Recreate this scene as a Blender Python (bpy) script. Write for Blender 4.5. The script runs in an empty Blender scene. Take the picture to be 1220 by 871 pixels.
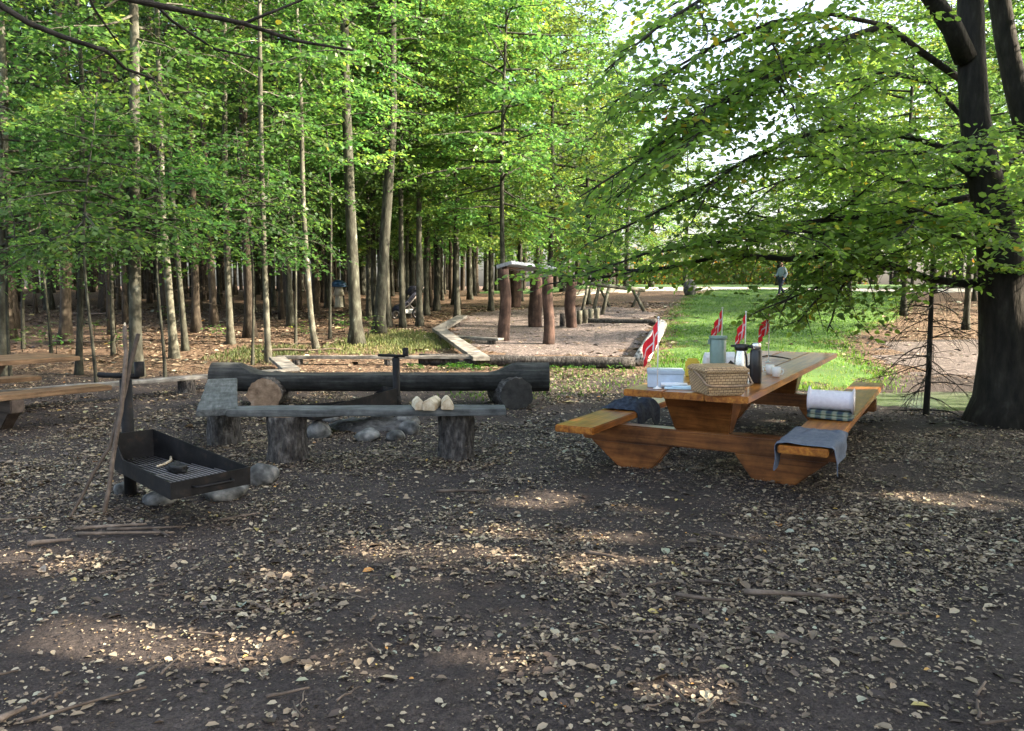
import bpy, bmesh, math, random
import numpy as np
from mathutils import Vector, Matrix, noise as mnoise

random.seed(7)
RNG = np.random.default_rng(11)
SC = bpy.context.scene
COL = SC.collection
R = math.radians

# ------------------------------------------------------------------ camera
F, TILT, H = 933.0, 0.092, 1.6
CT, ST = math.cos(TILT), math.sin(TILT)
cam_d = bpy.data.cameras.new('camera'); cam = bpy.data.objects.new('camera', cam_d); COL.objects.link(cam)
cam.location = (0, 0, H); cam.rotation_euler = (math.pi/2 - TILT, 0, 0)
cam_d.sensor_width = 36; cam_d.lens = F/1220*36; cam_d.clip_start = .05; cam_d.clip_end = 2000
SC.camera = cam

# ------------------------------------------------------------------ terrain
def softplus(t, k=.5): return k*np.logaddexp(0, t/k)
def sstep(a, b, x):
    t = np.clip((x-a)/(b-a), 0, 1); return t*t*(3-2*t)
POND = (7.6, 11.9, 2.6, 1.35)
def terrain(x, y):
    x = np.asarray(x, float); y = np.asarray(y, float)
    base = softplus(y-11.5, 1.2)
    far = softplus(y-46, 3)
    z = .045*base - .035*far + .010*sstep(1.5, 6, x)*softplus(y-14, 1.5)*(1-sstep(60, 120, y))
    z = z + .05*np.sin(x*.31+1.3)*np.sin(y*.23)*sstep(16, 26, y)
    d = ((x-POND[0])/POND[2])**2 + ((y-POND[1])/POND[3])**2
    z = z*(sstep(.9, 2.2, d)) - .16*(1-sstep(.75, 1.25, d))
    return z
def tz(x, y): return float(terrain(x, y))
def ray(px, py):
    u = (px-610)/F; v = (435.5-py)/F
    return Vector((u, CT+v*ST, -ST+v*CT))
def at_z(px, py, z):
    r = ray(px, py); k = (z-H)/r.z; return Vector((r.x*k, r.y*k, z))
def at_d(px, py, d):
    r = ray(px, py); k = d/r.y; return Vector((r.x*k, d, H+r.z*k))
def at(px, py, h=0.0):
    r = ray(px, py); k = 2.0
    while k < 120:
        if H+r.z*k <= tz(r.x*k, r.y*k)+h: break
        k += .03
    return Vector((r.x*k, r.y*k, tz(r.x*k, r.y*k)+h))

# ------------------------------------------------------------------ sun
SUN_AZ, SUN_EL = R(-9), R(31)
SDIR = Vector((math.cos(SUN_EL)*math.cos(SUN_AZ), math.cos(SUN_EL)*math.sin(SUN_AZ), math.sin(SUN_EL)))
ld = bpy.data.lights.new('sun', 'SUN'); lo = bpy.data.objects.new('sun', ld); COL.objects.link(lo)
ld.energy = 2.7; ld.angle = R(.5); ld.color = (1, .84, .64)
lo.rotation_euler = (-SDIR).to_track_quat('-Z', 'Y').to_euler()
lo.location = (30, 2, 30)
w = bpy.data.worlds.new('World'); SC.world = w; w.use_nodes = True
nt = w.node_tree; sky = nt.nodes.new('ShaderNodeTexSky'); sky.sky_type = 'NISHITA'; sky.sun_disc = False
sky.sun_elevation = SUN_EL; sky.sun_rotation = math.pi/2-SUN_AZ; sky.dust_density = 5.0; sky.air_density = 1.0; sky.ozone_density = .6
bg = nt.nodes['Background']; bg.inputs['Strength'].default_value = .085
hz = nt.nodes.new('ShaderNodeHueSaturation'); hz.inputs['Saturation'].default_value = .75
nt.links.new(sky.outputs[0], hz.inputs['Color']); nt.links.new(hz.outputs[0], bg.inputs['Color'])
SC.view_settings.view_transform = 'Standard'; SC.view_settings.look = 'None'
SC.view_settings.exposure = 3.12; SC.view_settings.gamma = 1
cy = SC.cycles
cy.max_bounces = 6; cy.diffuse_bounces = 3; cy.glossy_bounces = 2; cy.transmission_bounces = 3
cy.transparent_max_bounces = 4; cy.sample_clamp_indirect = 6; cy.caustics_reflective = False; cy.caustics_refractive = False

# ------------------------------------------------------------------ materials
def new_mat(name):
    m = bpy.data.materials.new(name); m.use_nodes = True
    n = m.node_tree.nodes; p = n['Principled BSDF']; return m, n, m.node_tree.links, p
def ramp(n, stops):
    r = n.new('ShaderNodeValToRGB'); e = r.color_ramp.elements
    while len(e) > 1: e.remove(e[0])
    e[0].position = stops[0][0]; e[0].color = (*stops[0][1], 1)
    for s, c in stops[1:]:
        k = e.new(s); k.color = (*c, 1)
    return r
def noise_mat(name, stops, scale=6, stretch=(1, 1, 1), rough=.8, bump=.3, bscale=None, detail=6, spec=.3, coat=0, metal=0, dist=.02, rand=0, distort=0, stain=0, sscale=1.6):
    m, n, l, p = new_mat(name)
    tc = n.new('ShaderNodeTexCoord'); mp = n.new('ShaderNodeMapping'); mp.inputs['Scale'].default_value = stretch
    l.new(tc.outputs['Object'], mp.inputs['Vector'])
    nz = n.new('ShaderNodeTexNoise'); nz.inputs['Scale'].default_value = scale; nz.inputs['Detail'].default_value = detail
    nz.inputs['Roughness'].default_value = .62; nz.inputs['Distortion'].default_value = distort
    l.new(mp.outputs[0], nz.inputs['Vector'])
    rp = ramp(n, stops); l.new(nz.outputs['Fac'], rp.inputs['Fac'])
    out = rp.outputs['Color']
    if stain:
        n4 = n.new('ShaderNodeTexNoise'); n4.inputs['Scale'].default_value = sscale; n4.inputs['Detail'].default_value = 7; n4.inputs['Roughness'].default_value = .7
        l.new(tc.outputs['Object'], n4.inputs['Vector']); m4 = n.new('ShaderNodeMapRange'); m4.inputs['From Min'].default_value = .34; m4.inputs['From Max'].default_value = .66
        m4.inputs['To Min'].default_value = 1-stain; m4.inputs['To Max'].default_value = 1+stain*.5; l.new(n4.outputs['Fac'], m4.inputs['Value'])
        v4 = n.new('ShaderNodeVectorMath'); v4.operation = 'SCALE'; l.new(out, v4.inputs[0]); l.new(m4.outputs[0], v4.inputs['Scale']); out = v4.outputs[0]
    if rand:
        oi = n.new('ShaderNodeObjectInfo'); hs = n.new('ShaderNodeHueSaturation')
        mr = n.new('ShaderNodeMapRange'); mr.inputs['To Min'].default_value = 1-rand; mr.inputs['To Max'].default_value = 1+rand
        l.new(oi.outputs['Random'], mr.inputs['Value']); l.new(mr.outputs[0], hs.inputs['Value']); l.new(out, hs.inputs['Color']); out = hs.outputs['Color']
    l.new(out, p.inputs['Base Color'])
    p.inputs['Roughness'].default_value = rough; p.inputs['Specular IOR Level'].default_value = spec
    p.inputs['Coat Weight'].default_value = coat; p.inputs['Coat Roughness'].default_value = .12; p.inputs['Metallic'].default_value = metal
    if bump:
        n2 = n.new('ShaderNodeTexNoise'); n2.inputs['Scale'].default_value = bscale or scale*2.5; n2.inputs['Detail'].default_value = 5
        l.new(mp.outputs[0], n2.inputs['Vector'])
        b = n.new('ShaderNodeBump'); b.inputs['Strength'].default_value = bump; b.inputs['Distance'].default_value = dist
        l.new(n2.outputs['Fac'], b.inputs['Height']); l.new(b.outputs[0], p.inputs['Normal'])
    return m
def leaf_mat(name, stops, tboost=2.0, tmix=.45, rough=.45, spec=.35, rand=.18):
    m, n, l, p = new_mat(name)
    a = n.new('ShaderNodeAttribute'); a.attribute_name = 'tint'
    rp = ramp(n, stops); l.new(a.outputs['Fac'], rp.inputs['Fac'])
    oi = n.new('ShaderNodeObjectInfo'); hs = n.new('ShaderNodeHueSaturation')
    mr = n.new('ShaderNodeMapRange'); mr.inputs['To Min'].default_value = 1-rand; mr.inputs['To Max'].default_value = 1+rand
    l.new(oi.outputs['Random'], mr.inputs['Value']); l.new(mr.outputs[0], hs.inputs['Value']); l.new(rp.outputs['Color'], hs.inputs['Color'])
    mh = n.new('ShaderNodeMapRange'); mh.inputs['To Min'].default_value = .470; mh.inputs['To Max'].default_value = .508; fr = n.new('ShaderNodeMath'); fr.operation = 'MULTIPLY'; fr.inputs[1].default_value = 7.3; f2 = n.new('ShaderNodeMath'); f2.operation = 'FRACT'
    l.new(oi.outputs['Random'], fr.inputs[0]); l.new(fr.outputs[0], f2.inputs[0]); l.new(f2.outputs[0], mh.inputs['Value'])
    if rand > .2: l.new(mh.outputs[0], hs.inputs['Hue'])
    l.new(hs.outputs[0], p.inputs['Base Color']); p.inputs['Roughness'].default_value = rough; p.inputs['Specular IOR Level'].default_value = spec
    if tmix > 0:
        t = n.new('ShaderNodeBsdfTranslucent'); h2 = n.new('ShaderNodeHueSaturation'); h2.inputs['Value'].default_value = tboost; h2.inputs['Saturation'].default_value = 1.1
        h2.inputs['Hue'].default_value = .485
        l.new(hs.outputs[0], h2.inputs['Color']); l.new(h2.outputs[0], t.inputs['Color'])
        mx = n.new('ShaderNodeMixShader'); mx.inputs[0].default_value = tmix
        l.new(p.outputs[0], mx.inputs[1]); l.new(t.outputs[0], mx.inputs[2]); l.new(mx.outputs[0], n['Material Output'].inputs['Surface'])
    return m
M = {}
M['beech_leaf'] = leaf_mat('beech_leaf', [(0, (.050, .102, .028)), (.5, (.095, .175, .040)), (.85, (.14, .22, .044)), (.955, (.14, .20, .04)), (.985, (.34, .22, .03)), (1, (.33, .12, .03))], 2.9, .52)
M['forest_leaf'] = leaf_mat('forest_leaf', [(0, (.030, .084, .026)), (.5, (.060, .145, .038)), (.9, (.11, .20, .045)), (.98, (.13, .19, .04)), (1, (.34, .22, .03))], 2.2, .5, rand=.35)
M['spruce_needle'] = leaf_mat('spruce_needle', [(0, (.012, .035, .012)), (1, (.03, .07, .02))], 1.5, .2, .6)
M['grass'] = leaf_mat('grass', [(0, (.04, .10, .016)), (.5, (.07, .16, .026)), (.88, (.12, .20, .04)), (1, (.22, .22, .07))], 1.8, .4, .6)
M['moss'] = leaf_mat('moss', [(0, (.045, .07, .02)), (.6, (.10, .12, .04)), (1, (.17, .15, .07))], 1.6, .3, .7)
M['litter'] = leaf_mat('litter', [(0, (.030, .020, .016)), (.3, (.07, .050, .038)), (.5, (.15, .112, .078)), (.72, (.26, .205, .14)), (.89, (.37, .315, .22)), (.95, (.24, .27, .215)), (.985, (.42, .33, .10)), (1, (.45, .17, .04))], 1, 0, .5, .4, 0)
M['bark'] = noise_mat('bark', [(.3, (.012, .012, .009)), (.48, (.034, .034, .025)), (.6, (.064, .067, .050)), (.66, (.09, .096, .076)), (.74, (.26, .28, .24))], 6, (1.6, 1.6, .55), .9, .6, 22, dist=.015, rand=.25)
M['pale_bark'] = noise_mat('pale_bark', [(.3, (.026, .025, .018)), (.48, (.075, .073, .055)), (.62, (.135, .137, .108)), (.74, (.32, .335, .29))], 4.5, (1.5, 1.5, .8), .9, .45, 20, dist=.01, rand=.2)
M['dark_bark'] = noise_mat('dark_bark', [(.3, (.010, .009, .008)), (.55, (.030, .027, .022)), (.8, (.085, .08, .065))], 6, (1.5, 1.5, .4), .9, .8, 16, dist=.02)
M['spruce_bark'] = noise_mat('spruce_bark', [(.3, (.02, .016, .012)), (.55, (.055, .044, .032)), (.78, (.13, .115, .085))], 7, (1.4, 1.4, .6), .92, .7, 25, dist=.015, rand=.3)
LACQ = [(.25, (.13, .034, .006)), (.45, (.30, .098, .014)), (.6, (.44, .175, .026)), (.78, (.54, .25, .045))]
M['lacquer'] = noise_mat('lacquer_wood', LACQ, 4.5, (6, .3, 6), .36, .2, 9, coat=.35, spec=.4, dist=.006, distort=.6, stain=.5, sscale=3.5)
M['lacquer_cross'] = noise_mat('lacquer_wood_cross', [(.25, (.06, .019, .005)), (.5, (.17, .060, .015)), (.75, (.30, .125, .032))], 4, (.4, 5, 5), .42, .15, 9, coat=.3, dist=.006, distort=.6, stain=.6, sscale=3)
M['grey_plank'] = noise_mat('grey_plank', [(.3, (.045, .05, .052)), (.55, (.11, .118, .118)), (.75, (.19, .20, .195))], 4, (.5, 7, 7), .75, .3, 9, dist=.006, stain=.6, sscale=4)
M['grey_plank_y'] = noise_mat('grey_plank_along', [(.3, (.05, .056, .056)), (.55, (.12, .128, .125)), (.75, (.19, .20, .19))], 4, (7, .5, 7), .75, .3, 9, dist=.006, stain=.6, sscale=4)
M['pale_plank'] = noise_mat('weathered_timber', [(.3, (.09, .085, .075)), (.55, (.21, .20, .18)), (.75, (.36, .35, .32))], 4, (1.2, 1.2, 4), .85, .3, 12, dist=.008, stain=.6, sscale=4)
M['charred_log'] = noise_mat('charred_log', [(.3, (.016, .016, .016)), (.55, (.042, .044, .042)), (.78, (.10, .105, .095))], 3.5, (.5, 5, 5), .8, .5, 10, dist=.012, stain=.6, sscale=4)
M['log_bark'] = noise_mat('log_bark', [(.32, (.012, .011, .011)), (.5, (.05, .046, .043)), (.62, (.10, .094, .088)), (.74, (.20, .19, .175))], 14, (1.6, 1.6, .7), .9, 1.0, 26, dist=.03)
M['cut_wood'] = noise_mat('cut_wood', [(.3, (.10, .065, .04)), (.55, (.26, .18, .12)), (.75, (.40, .31, .23))], 9, (1, 1, 1), .85, .25, dist=.005)
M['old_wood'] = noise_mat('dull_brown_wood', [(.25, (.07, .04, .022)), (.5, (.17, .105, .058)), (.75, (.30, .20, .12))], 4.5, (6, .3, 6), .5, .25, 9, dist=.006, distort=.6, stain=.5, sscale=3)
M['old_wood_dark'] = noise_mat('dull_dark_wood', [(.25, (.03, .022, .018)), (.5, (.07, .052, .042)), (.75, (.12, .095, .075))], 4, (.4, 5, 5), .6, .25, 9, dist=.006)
M['dark_cut'] = noise_mat('dark_cut_end', [(.3, (.018, .018, .018)), (.7, (.06, .06, .058))], 9, rough=.85, bump=.3, dist=.006)
M['split_wood'] = noise_mat('split_wood', [(.3, (.32, .24, .15)), (.55, (.55, .47, .34)), (.75, (.72, .66, .53))], 12, (1, 1, 1), .8, .35, dist=.006)
M['red_post'] = noise_mat('red_brown_post', [(.3, (.032, .018, .014)), (.55, (.080, .048, .037)), (.75, (.17, .115, .095))], 4, (2.5, 2.5, .4), .85, .4, 14, dist=.01, stain=.6, sscale=4)
M['birch'] = noise_mat('birch_bark', [(.42, (.03, .03, .03)), (.47, (.30, .29, .27)), (.58, (.62, .61, .58))], 6, (3, 3, 3), .8, .3, dist=.006)
M['iron'] = noise_mat('blackened_iron', [(.3, (.006, .006, .007)), (.55, (.012, .012, .013)), (.68, (.030, .022, .018)), (.8, (.065, .038, .025))], 12, rough=.65, bump=.3, spec=.2, dist=.003, stain=.6, sscale=4)
M['stone'] = noise_mat('field_stone', [(.3, (.045, .046, .046)), (.5, (.125, .128, .125)), (.72, (.27, .265, .25))], 7, rough=.85, bump=.4, bscale=30, dist=.01, rand=.3, stain=.6, sscale=4)
M['stick'] = noise_mat('dry_stick', [(.3, (.04, .03, .024)), (.55, (.11, .085, .066)), (.8, (.22, .18, .15))], 9, (1, 1, 1), .85, .4, 30, dist=.004, rand=.35)
M['charcoal'] = noise_mat('charcoal', [(.3, (.006, .006, .006)), (.7, (.02, .02, .02))], 20, rough=.7, bump=.6, dist=.01)
M['ash'] = noise_mat('ash', [(.3, (.02, .02, .02)), (.7, (.12, .12, .12))], 12, rough=.95, bump=.5, dist=.02)
def plain(name, col, rough=.5, metal=0, spec=.5, var=.12, bump=.05, scale=20, coat=0):
    a = tuple(c*(1-var) for c in col); b = tuple(min(1, c*(1+var)) for c in col)
    return noise_mat(name, [(.3, a), (.7, b)], scale, rough=rough, bump=bump, spec=spec, metal=metal, dist=.002, coat=coat)
M['box_blue'] = plain('pale_blue_card', (.50, .60, .72), .5)
M['box_grey'] = plain('grey_card', (.42, .50, .58), .5)
M['white_paper'] = plain('white_paper', (.78, .80, .82), .6)
M['blue_paper'] = plain('pale_blue_paper', (.55, .72, .82), .6)
M['yellow'] = plain('yellow_card', (.62, .45, .05), .6)
M['jug_green'] = plain('sage_green_plastic', (.15, .235, .21), .35)
M['steel'] = plain('brushed_steel', (.62, .63, .64), .22, 1)
M['black'] = plain('black_plastic', (.012, .012, .013), .35)
M['mug'] = plain('white_china', (.78, .77, .74), .2)
M['red'] = plain('flag_red_cloth', (.72, .016, .03), .75, bump=.15, scale=60)
M['white_cloth'] = plain('flag_white_cloth', (.80, .78, .78), .8, bump=.1, scale=60)
M['pole_white'] = plain('white_rod', (.8, .8, .8), .4)
M['towel'] = noise_mat('grey_blue_blanket', [(.3, (.085, .10, .135)), (.7, (.14, .165, .21))], 40, rough=.95, bump=.5, bscale=160, dist=.004, spec=.1)
M['denim'] = noise_mat('dark_jacket', [(.3, (.018, .024, .038)), (.7, (.055, .068, .095))], 25, rough=.9, bump=.5, bscale=120, dist=.004, spec=.15)
M['white_roll'] = noise_mat('white_fleece', [(.3, (.72, .68, .74)), (.7, (.85, .82, .86))], 30, rough=.95, bump=.5, bscale=120, dist=.004, spec=.1)
M['mushroom_blue'] = plain('blue_painted_wood', (.035, .10, .22), .5, var=.4, scale=6)
M['mushroom_white'] = plain('cream_painted_wood', (.62, .58, .48), .7, var=.25, scale=6, bump=.2)
M['roof_board'] = noise_mat('roof_board', [(.3, (.16, .18, .21)), (.7, (.34, .37, .42))], 6, (1, 6, 1), .7, .3, dist=.01)
M['pram_cloth'] = plain('navy_pram_cloth', (.018, .022, .04), .8, var=.4)
M['skin'] = plain('skin', (.55, .33, .24), .6)
M['hair'] = plain('brown_hair', (.05, .03, .02), .7)
M['jacket'] = plain('pale_blue_jacket', (.34, .42, .52), .85, bump=.3)
M['trousers'] = plain('dark_trousers', (.03, .04, .075), .85, bump=.3)
M['fern'] = leaf_mat('fern_leaf', [(0, (.02, .07, .01)), (1, (.06, .16, .02))], 1.8, .35)
def plaid():
    m, n, l, p = new_mat('plaid_wool')
    tc = n.new('ShaderNodeTexCoord')
    def wave(ax, sc):
        wv = n.new('ShaderNodeTexWave'); wv.wave_type = 'BANDS'; wv.bands_direction = ax; wv.inputs['Scale'].default_value = sc
        l.new(tc.outputs['Object'], wv.inputs['Vector']); return wv
    a, b = wave('X', 3.4), wave('Z', 4.0)
    r1 = ramp(n, [(.35, (.02, .035, .05)), (.5, (.05, .13, .10)), (.8, (.32, .33, .22))]); l.new(a.outputs['Fac'], r1.inputs[0])
    r2 = ramp(n, [(.3, (.03, .05, .08)), (.7, (.22, .28, .22))]); l.new(b.outputs['Fac'], r2.inputs[0])
    mx = n.new('ShaderNodeMixRGB'); mx.inputs[0].default_value = .4; l.new(r1.outputs[0], mx.inputs[1]); l.new(r2.outputs[0], mx.inputs[2])
    l.new(mx.outputs[0], p.inputs['Base Color']); p.inputs['Roughness'].default_value = .95; return m
M['plaid'] = plaid()
def wicker():
    m, n, l, p = new_mat('woven_wicker')
    tc = n.new('ShaderNodeTexCoord')
    br = n.new('ShaderNodeTexBrick'); br.inputs['Scale'].default_value = 17; br.inputs['Color1'].default_value = (.52, .36, .20, 1); br.inputs['Color2'].default_value = (.40, .27, .14, 1)
    br.inputs['Mortar'].default_value = (.10, .055, .025, 1); br.inputs['Mortar Size'].default_value = .05; br.inputs['Mortar Smooth'].default_value = .6
    br.inputs['Brick Width'].default_value = .62; br.inputs['Row Height'].default_value = .36
    mp = n.new('ShaderNodeMapping'); mp.inputs['Rotation'].default_value = (R(90), R(0), R(0))
    cx = n.new('ShaderNodeSeparateXYZ'); cb = n.new('ShaderNodeCombineXYZ'); ad = n.new('ShaderNodeMath'); ad.operation = 'ADD'
    l.new(tc.outputs['Object'], cx.inputs[0]); l.new(cx.outputs['X'], ad.inputs[0]); l.new(cx.outputs['Y'], ad.inputs[1])
    ad2 = n.new('ShaderNodeMath'); ad2.operation = 'MULTIPLY_ADD'; ad2.inputs[1].default_value = .4
    l.new(ad.outputs[0], cb.inputs['X']); l.new(cx.outputs['Y'], ad2.inputs[0]); l.new(cx.outputs['Z'], ad2.inputs[2]); l.new(ad2.outputs[0], cb.inputs['Y'])
    l.new(cb.outputs[0], br.inputs['Vector']); l.new(br.outputs['Color'], p.inputs['Base Color'])
    b = n.new('ShaderNodeBump'); b.inputs['Strength'].default_value = .8; b.inputs['Distance'].default_value = .006; b.invert = True
    l.new(br.outputs['Fac'], b.inputs['Height']); l.new(b.outputs[0], p.inputs['Normal']); p.inputs['Roughness'].default_value = .6
    return m
M['wicker'] = wicker()
def ground_mat(name, soil, litter, lattr=True):
    m, n, l, p = new_mat(name)
    tc = n.new('ShaderNodeTexCoord')
    def nz(s, d=6, r=.6):
        q = n.new('ShaderNodeTexNoise'); q.inputs['Scale'].default_value = s; q.inputs['Detail'].default_value = d; q.inputs['Roughness'].default_value = r
        l.new(tc.outputs['Object'], q.inputs['Vector']); return q
    a = nz(1.3, 8); b = nz(28, 4, .7); vo = n.new('ShaderNodeTexVoronoi'); vo.inputs['Scale'].default_value = 26; l.new(tc.outputs['Object'], vo.inputs['Vector'])
    fine = nz(95, 3, .75); fm = n.new('ShaderNodeMapRange'); fm.inputs['From Min'].default_value = .3; fm.inputs['From Max'].default_value = .7; fm.inputs['To Min'].default_value = .45; fm.inputs['To Max'].default_value = 1.6; l.new(fine.outputs['Fac'], fm.inputs['Value'])
    ra = ramp(n, soil); mixf = n.new('ShaderNodeMath'); mixf.operation = 'MULTIPLY_ADD'; mixf.inputs[1].default_value = .45
    s2 = n.new('ShaderNodeMath'); s2.operation = 'MULTIPLY'; s2.inputs[1].default_value = .55
    l.new(b.outputs['Fac'], s2.inputs[0]); l.new(a.outputs['Fac'], mixf.inputs[0]); l.new(s2.outputs[0], mixf.inputs[2]); l.new(mixf.outputs[0], ra.inputs[0])
    rb = ramp(n, litter); l.new(vo.outputs['Color'], rb.inputs[0])
    at_ = n.new('ShaderNodeAttribute'); at_.attribute_name = 'litter'
    c1 = nz(6, 5); th = n.new('ShaderNodeMath'); th.operation = 'ADD'; l.new(at_.outputs['Fac'], th.inputs[0]); l.new(c1.outputs['Fac'], th.inputs[1])
    mr = n.new('ShaderNodeMapRange'); mr.inputs['From Min'].default_value = .82; mr.inputs['From Max'].default_value = 1.05; l.new(th.outputs[0], mr.inputs['Value'])
    mx = n.new('ShaderNodeMixRGB'); l.new(mr.outputs[0], mx.inputs[0]); l.new(ra.outputs[0], mx.inputs[1]); l.new(rb.outputs[0], mx.inputs[2])
    vm = n.new('ShaderNodeVectorMath'); vm.operation = 'SCALE'; l.new(mx.outputs[0], vm.inputs[0]); l.new(fm.outputs[0], vm.inputs['Scale'])
    l.new(vm.outputs[0], p.inputs['Base Color']); p.inputs['Roughness'].default_value = .92; p.inputs['Specular IOR Level'].default_value = .2
    b1 = n.new('ShaderNodeBump'); b1.inputs['Strength'].default_value = .8; b1.inputs['Distance'].default_value = .02; l.new(b.outputs['Fac'], b1.inputs['Height'])
    n3 = nz(9, 6); b2 = n.new('ShaderNodeBump'); b2.inputs['Strength'].default_value = .6; b2.inputs['Distance'].default_value = .05; l.new(n3.outputs['Fac'], b2.inputs['Height'])
    b3 = n.new('ShaderNodeBump'); b3.inputs['Strength'].default_value = .9; b3.inputs['Distance'].default_value = .008; l.new(fine.outputs['Fac'], b3.inputs['Height'])
    l.new(b3.outputs[0], b1.inputs['Normal']); l.new(b1.outputs[0], b2.inputs['Normal']); l.new(b2.outputs[0], p.inputs['Normal'])
    return m
M['ground'] = ground_mat('forest_soil', [(.3, (.020, .016, .015)), (.5, (.045, .037, .034)), (.7, (.09, .074, .067))],
                         [(.1, (.026, .017, .012)), (.35, (.068, .042, .028)), (.6, (.118, .076, .050)), (.85, (.21, .155, .105))])
M['bark_chips'] = ground_mat('bark_chips', [(.3, (.04, .034, .032)), (.5, (.085, .072, .067)), (.7, (.16, .138, .13))],
                             [(.1, (.035, .027, .024)), (.35, (.09, .07, .062)), (.6, (.15, .122, .112)), (.85, (.28, .24, .22))])
M['lawn_soil'] = noise_mat('lawn_turf', [(.3, (.045, .085, .02)), (.45, (.045, .105, .018)), (.6, (.07, .14, .025)), (.75, (.11, .16, .04))], .8, rough=.95, bump=.5, bscale=30, dist=.03)
M['sand'] = noise_mat('pale_gravel', [(.3, (.42, .38, .31)), (.7, (.58, .53, .45))], 3, rough=.95, bump=.3, bscale=30)
M['duckweed'] = noise_mat('duckweed', [(.40, (.008, .012, .009)), (.47, (.04, .06, .035)), (.52, (.075, .10, .06)), (.7, (.13, .15, .10))], 2.6, (.6, 1.8, 1), rough=.22, bump=.2, bscale=40, dist=.004, detail=8)

# ------------------------------------------------------------------ mesh helpers
def link_mesh(name, verts, faces, mat, parent=None, smooth=False, mats=None, loc=None):
    me = bpy.data.meshes.new(name); me.from_pydata(verts, [], faces)
    for m in (mats or [mat]): me.materials.append(m)
    if smooth: me.shade_smooth()
    me.update()
    o = bpy.data.objects.new(name, me); COL.objects.link(o)
    if parent is not None: o.parent = parent
    if loc is not None: o.location = loc
    return o
class MB:
    def __init__(s): s.v = []; s.f = []
    def add(s, vs, fs):
        k = len(s.v); s.v.extend(vs); s.f.extend([tuple(i+k for i in f) for f in fs])
    def tube(s, pts, rad, n=8, cap=True, wob=0, seed=0):
        pts = [Vector(p) for p in pts]; m = len(pts); vs = []; ref = None
        for i, p in enumerate(pts):
            t = (pts[min(i+1, m-1)]-pts[max(i-1, 0)]).normalized()
            if ref is None: ref = Vector((1, 0, 0)) if abs(t.x) < .8 else Vector((0, 1, 0))
            u = (ref-t*ref.dot(t)).normalized(); v = t.cross(u); ref = u
            r = rad[i] if hasattr(rad, '__len__') else rad
            for k in range(n):
                a = 2*math.pi*k/n; rr = r
                if wob: rr = r*(1+wob*mnoise.noise(Vector((math.cos(a)*1.3+seed, math.sin(a)*1.3, p.z*1.4+p.x))))
                vs.append(p+(u*math.cos(a)+v*math.sin(a))*rr)
        fs = [(i*n+k, i*n+(k+1) % n, (i+1)*n+(k+1) % n, (i+1)*n+k) for i in range(m-1) for k in range(n)]
        if cap: fs += [tuple(range(n-1, -1, -1)), tuple((m-1)*n+k for k in range(n))]
        s.add(vs, fs)
    def build(s, name, mat, parent=None, smooth=True, loc=None):
        return link_mesh(name, s.v, s.f, mat, parent, smooth, loc=loc)
def bm_box(bm, sx, sy, sz, loc=(0, 0, 0), rot=None):
    mt = Matrix.Translation(loc)
    if rot is not None: mt = mt @ rot
    r = bmesh.ops.create_cube(bm, size=1, matrix=mt @ Matrix.Diagonal((sx, sy, sz, 1)))
    return r['verts']
def bm_prism(bm, top, bot, zt, zb):
    """frustum: top/bot lists of xy"""
    n = len(top)
    a = [bm.verts.new((x, y, zb)) for x, y in bot]; b = [bm.verts.new((x, y, zt)) for x, y in top]
    bm.faces.new(a[::-1]); bm.faces.new(b)
    for i in range(n): bm.faces.new((a[i], a[(i+1) % n], b[(i+1) % n], b[i]))
def bm_done(bm, name, mat, parent=None, bev=.006, seg=2, smooth=False, jitter=0, loc=None, rot=None):
    bmesh.ops.recalc_face_normals(bm, faces=bm.faces)
    if bev: bmesh.ops.bevel(bm, geom=list(bm.edges), offset=bev, segments=seg, affect='EDGES', clamp_overlap=True)
    if jitter:
        for v in bm.verts: v.co += Vector((mnoise.noise(v.co*3), mnoise.noise(v.co*3+Vector((9, 1, 4))), mnoise.noise(v.co*3+Vector((3, 7, 2)))))*jitter
    me = bpy.data.meshes.new(name); bm.to_mesh(me); bm.free(); me.materials.append(mat)
    if smooth: me.shade_smooth()
    o = bpy.data.objects.new(name, me); COL.objects.link(o)
    if parent is not None: o.parent = parent
    if loc is not None: o.location = loc
    if rot is not None: o.rotation_euler = rot
    return o
def lathe(name, prof, mat, parent=None, n=20, loc=None, smooth=True):
    vs = []; fs = []
    for r, z in prof:
        for k in range(n): a = 2*math.pi*k/n; vs.append((r*math.cos(a), r*math.sin(a), z))
    for i in range(len(prof)-1):
        for k in range(n): fs.append((i*n+k, i*n+(k+1) % n, (i+1)*n+(k+1) % n, (i+1)*n+k))
    fs.append(tuple(range(n-1, -1, -1))); fs.append(tuple((len(prof)-1)*n+k for k in range(n)))
    o = link_mesh(name, vs, fs, mat, parent, smooth, loc=loc)
    return o
def thing(name, label, cat, loc=(0, 0, 0), rz=0, group=None):
    o = bpy.data.objects.new(name, None); COL.objects.link(o); o.empty_display_size = .1
    o.location = loc; o.rotation_euler = (0, 0, rz); return tag(o, label, cat, group)
def tag(o, label, cat, group=None):
    o['label'] = label; o['category'] = cat
    if group: o['group'] = group
    return o
def kind(o, k): o['kind'] = k; return o
def dup(root, loc, rz, label, group=None, scale=None):
    r = root.copy(); COL.objects.link(r); r.location = loc; r.rotation_euler = (0, 0, rz); r['label'] = label
    if scale is not None: r.scale = scale
    if group: r['group'] = group
    for ch in list(root.children):
        c = ch.copy(); COL.objects.link(c); c.parent = r
        for g in ch.children:
            d = g.copy(); COL.objects.link(d); d.parent = c
    return r

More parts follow.
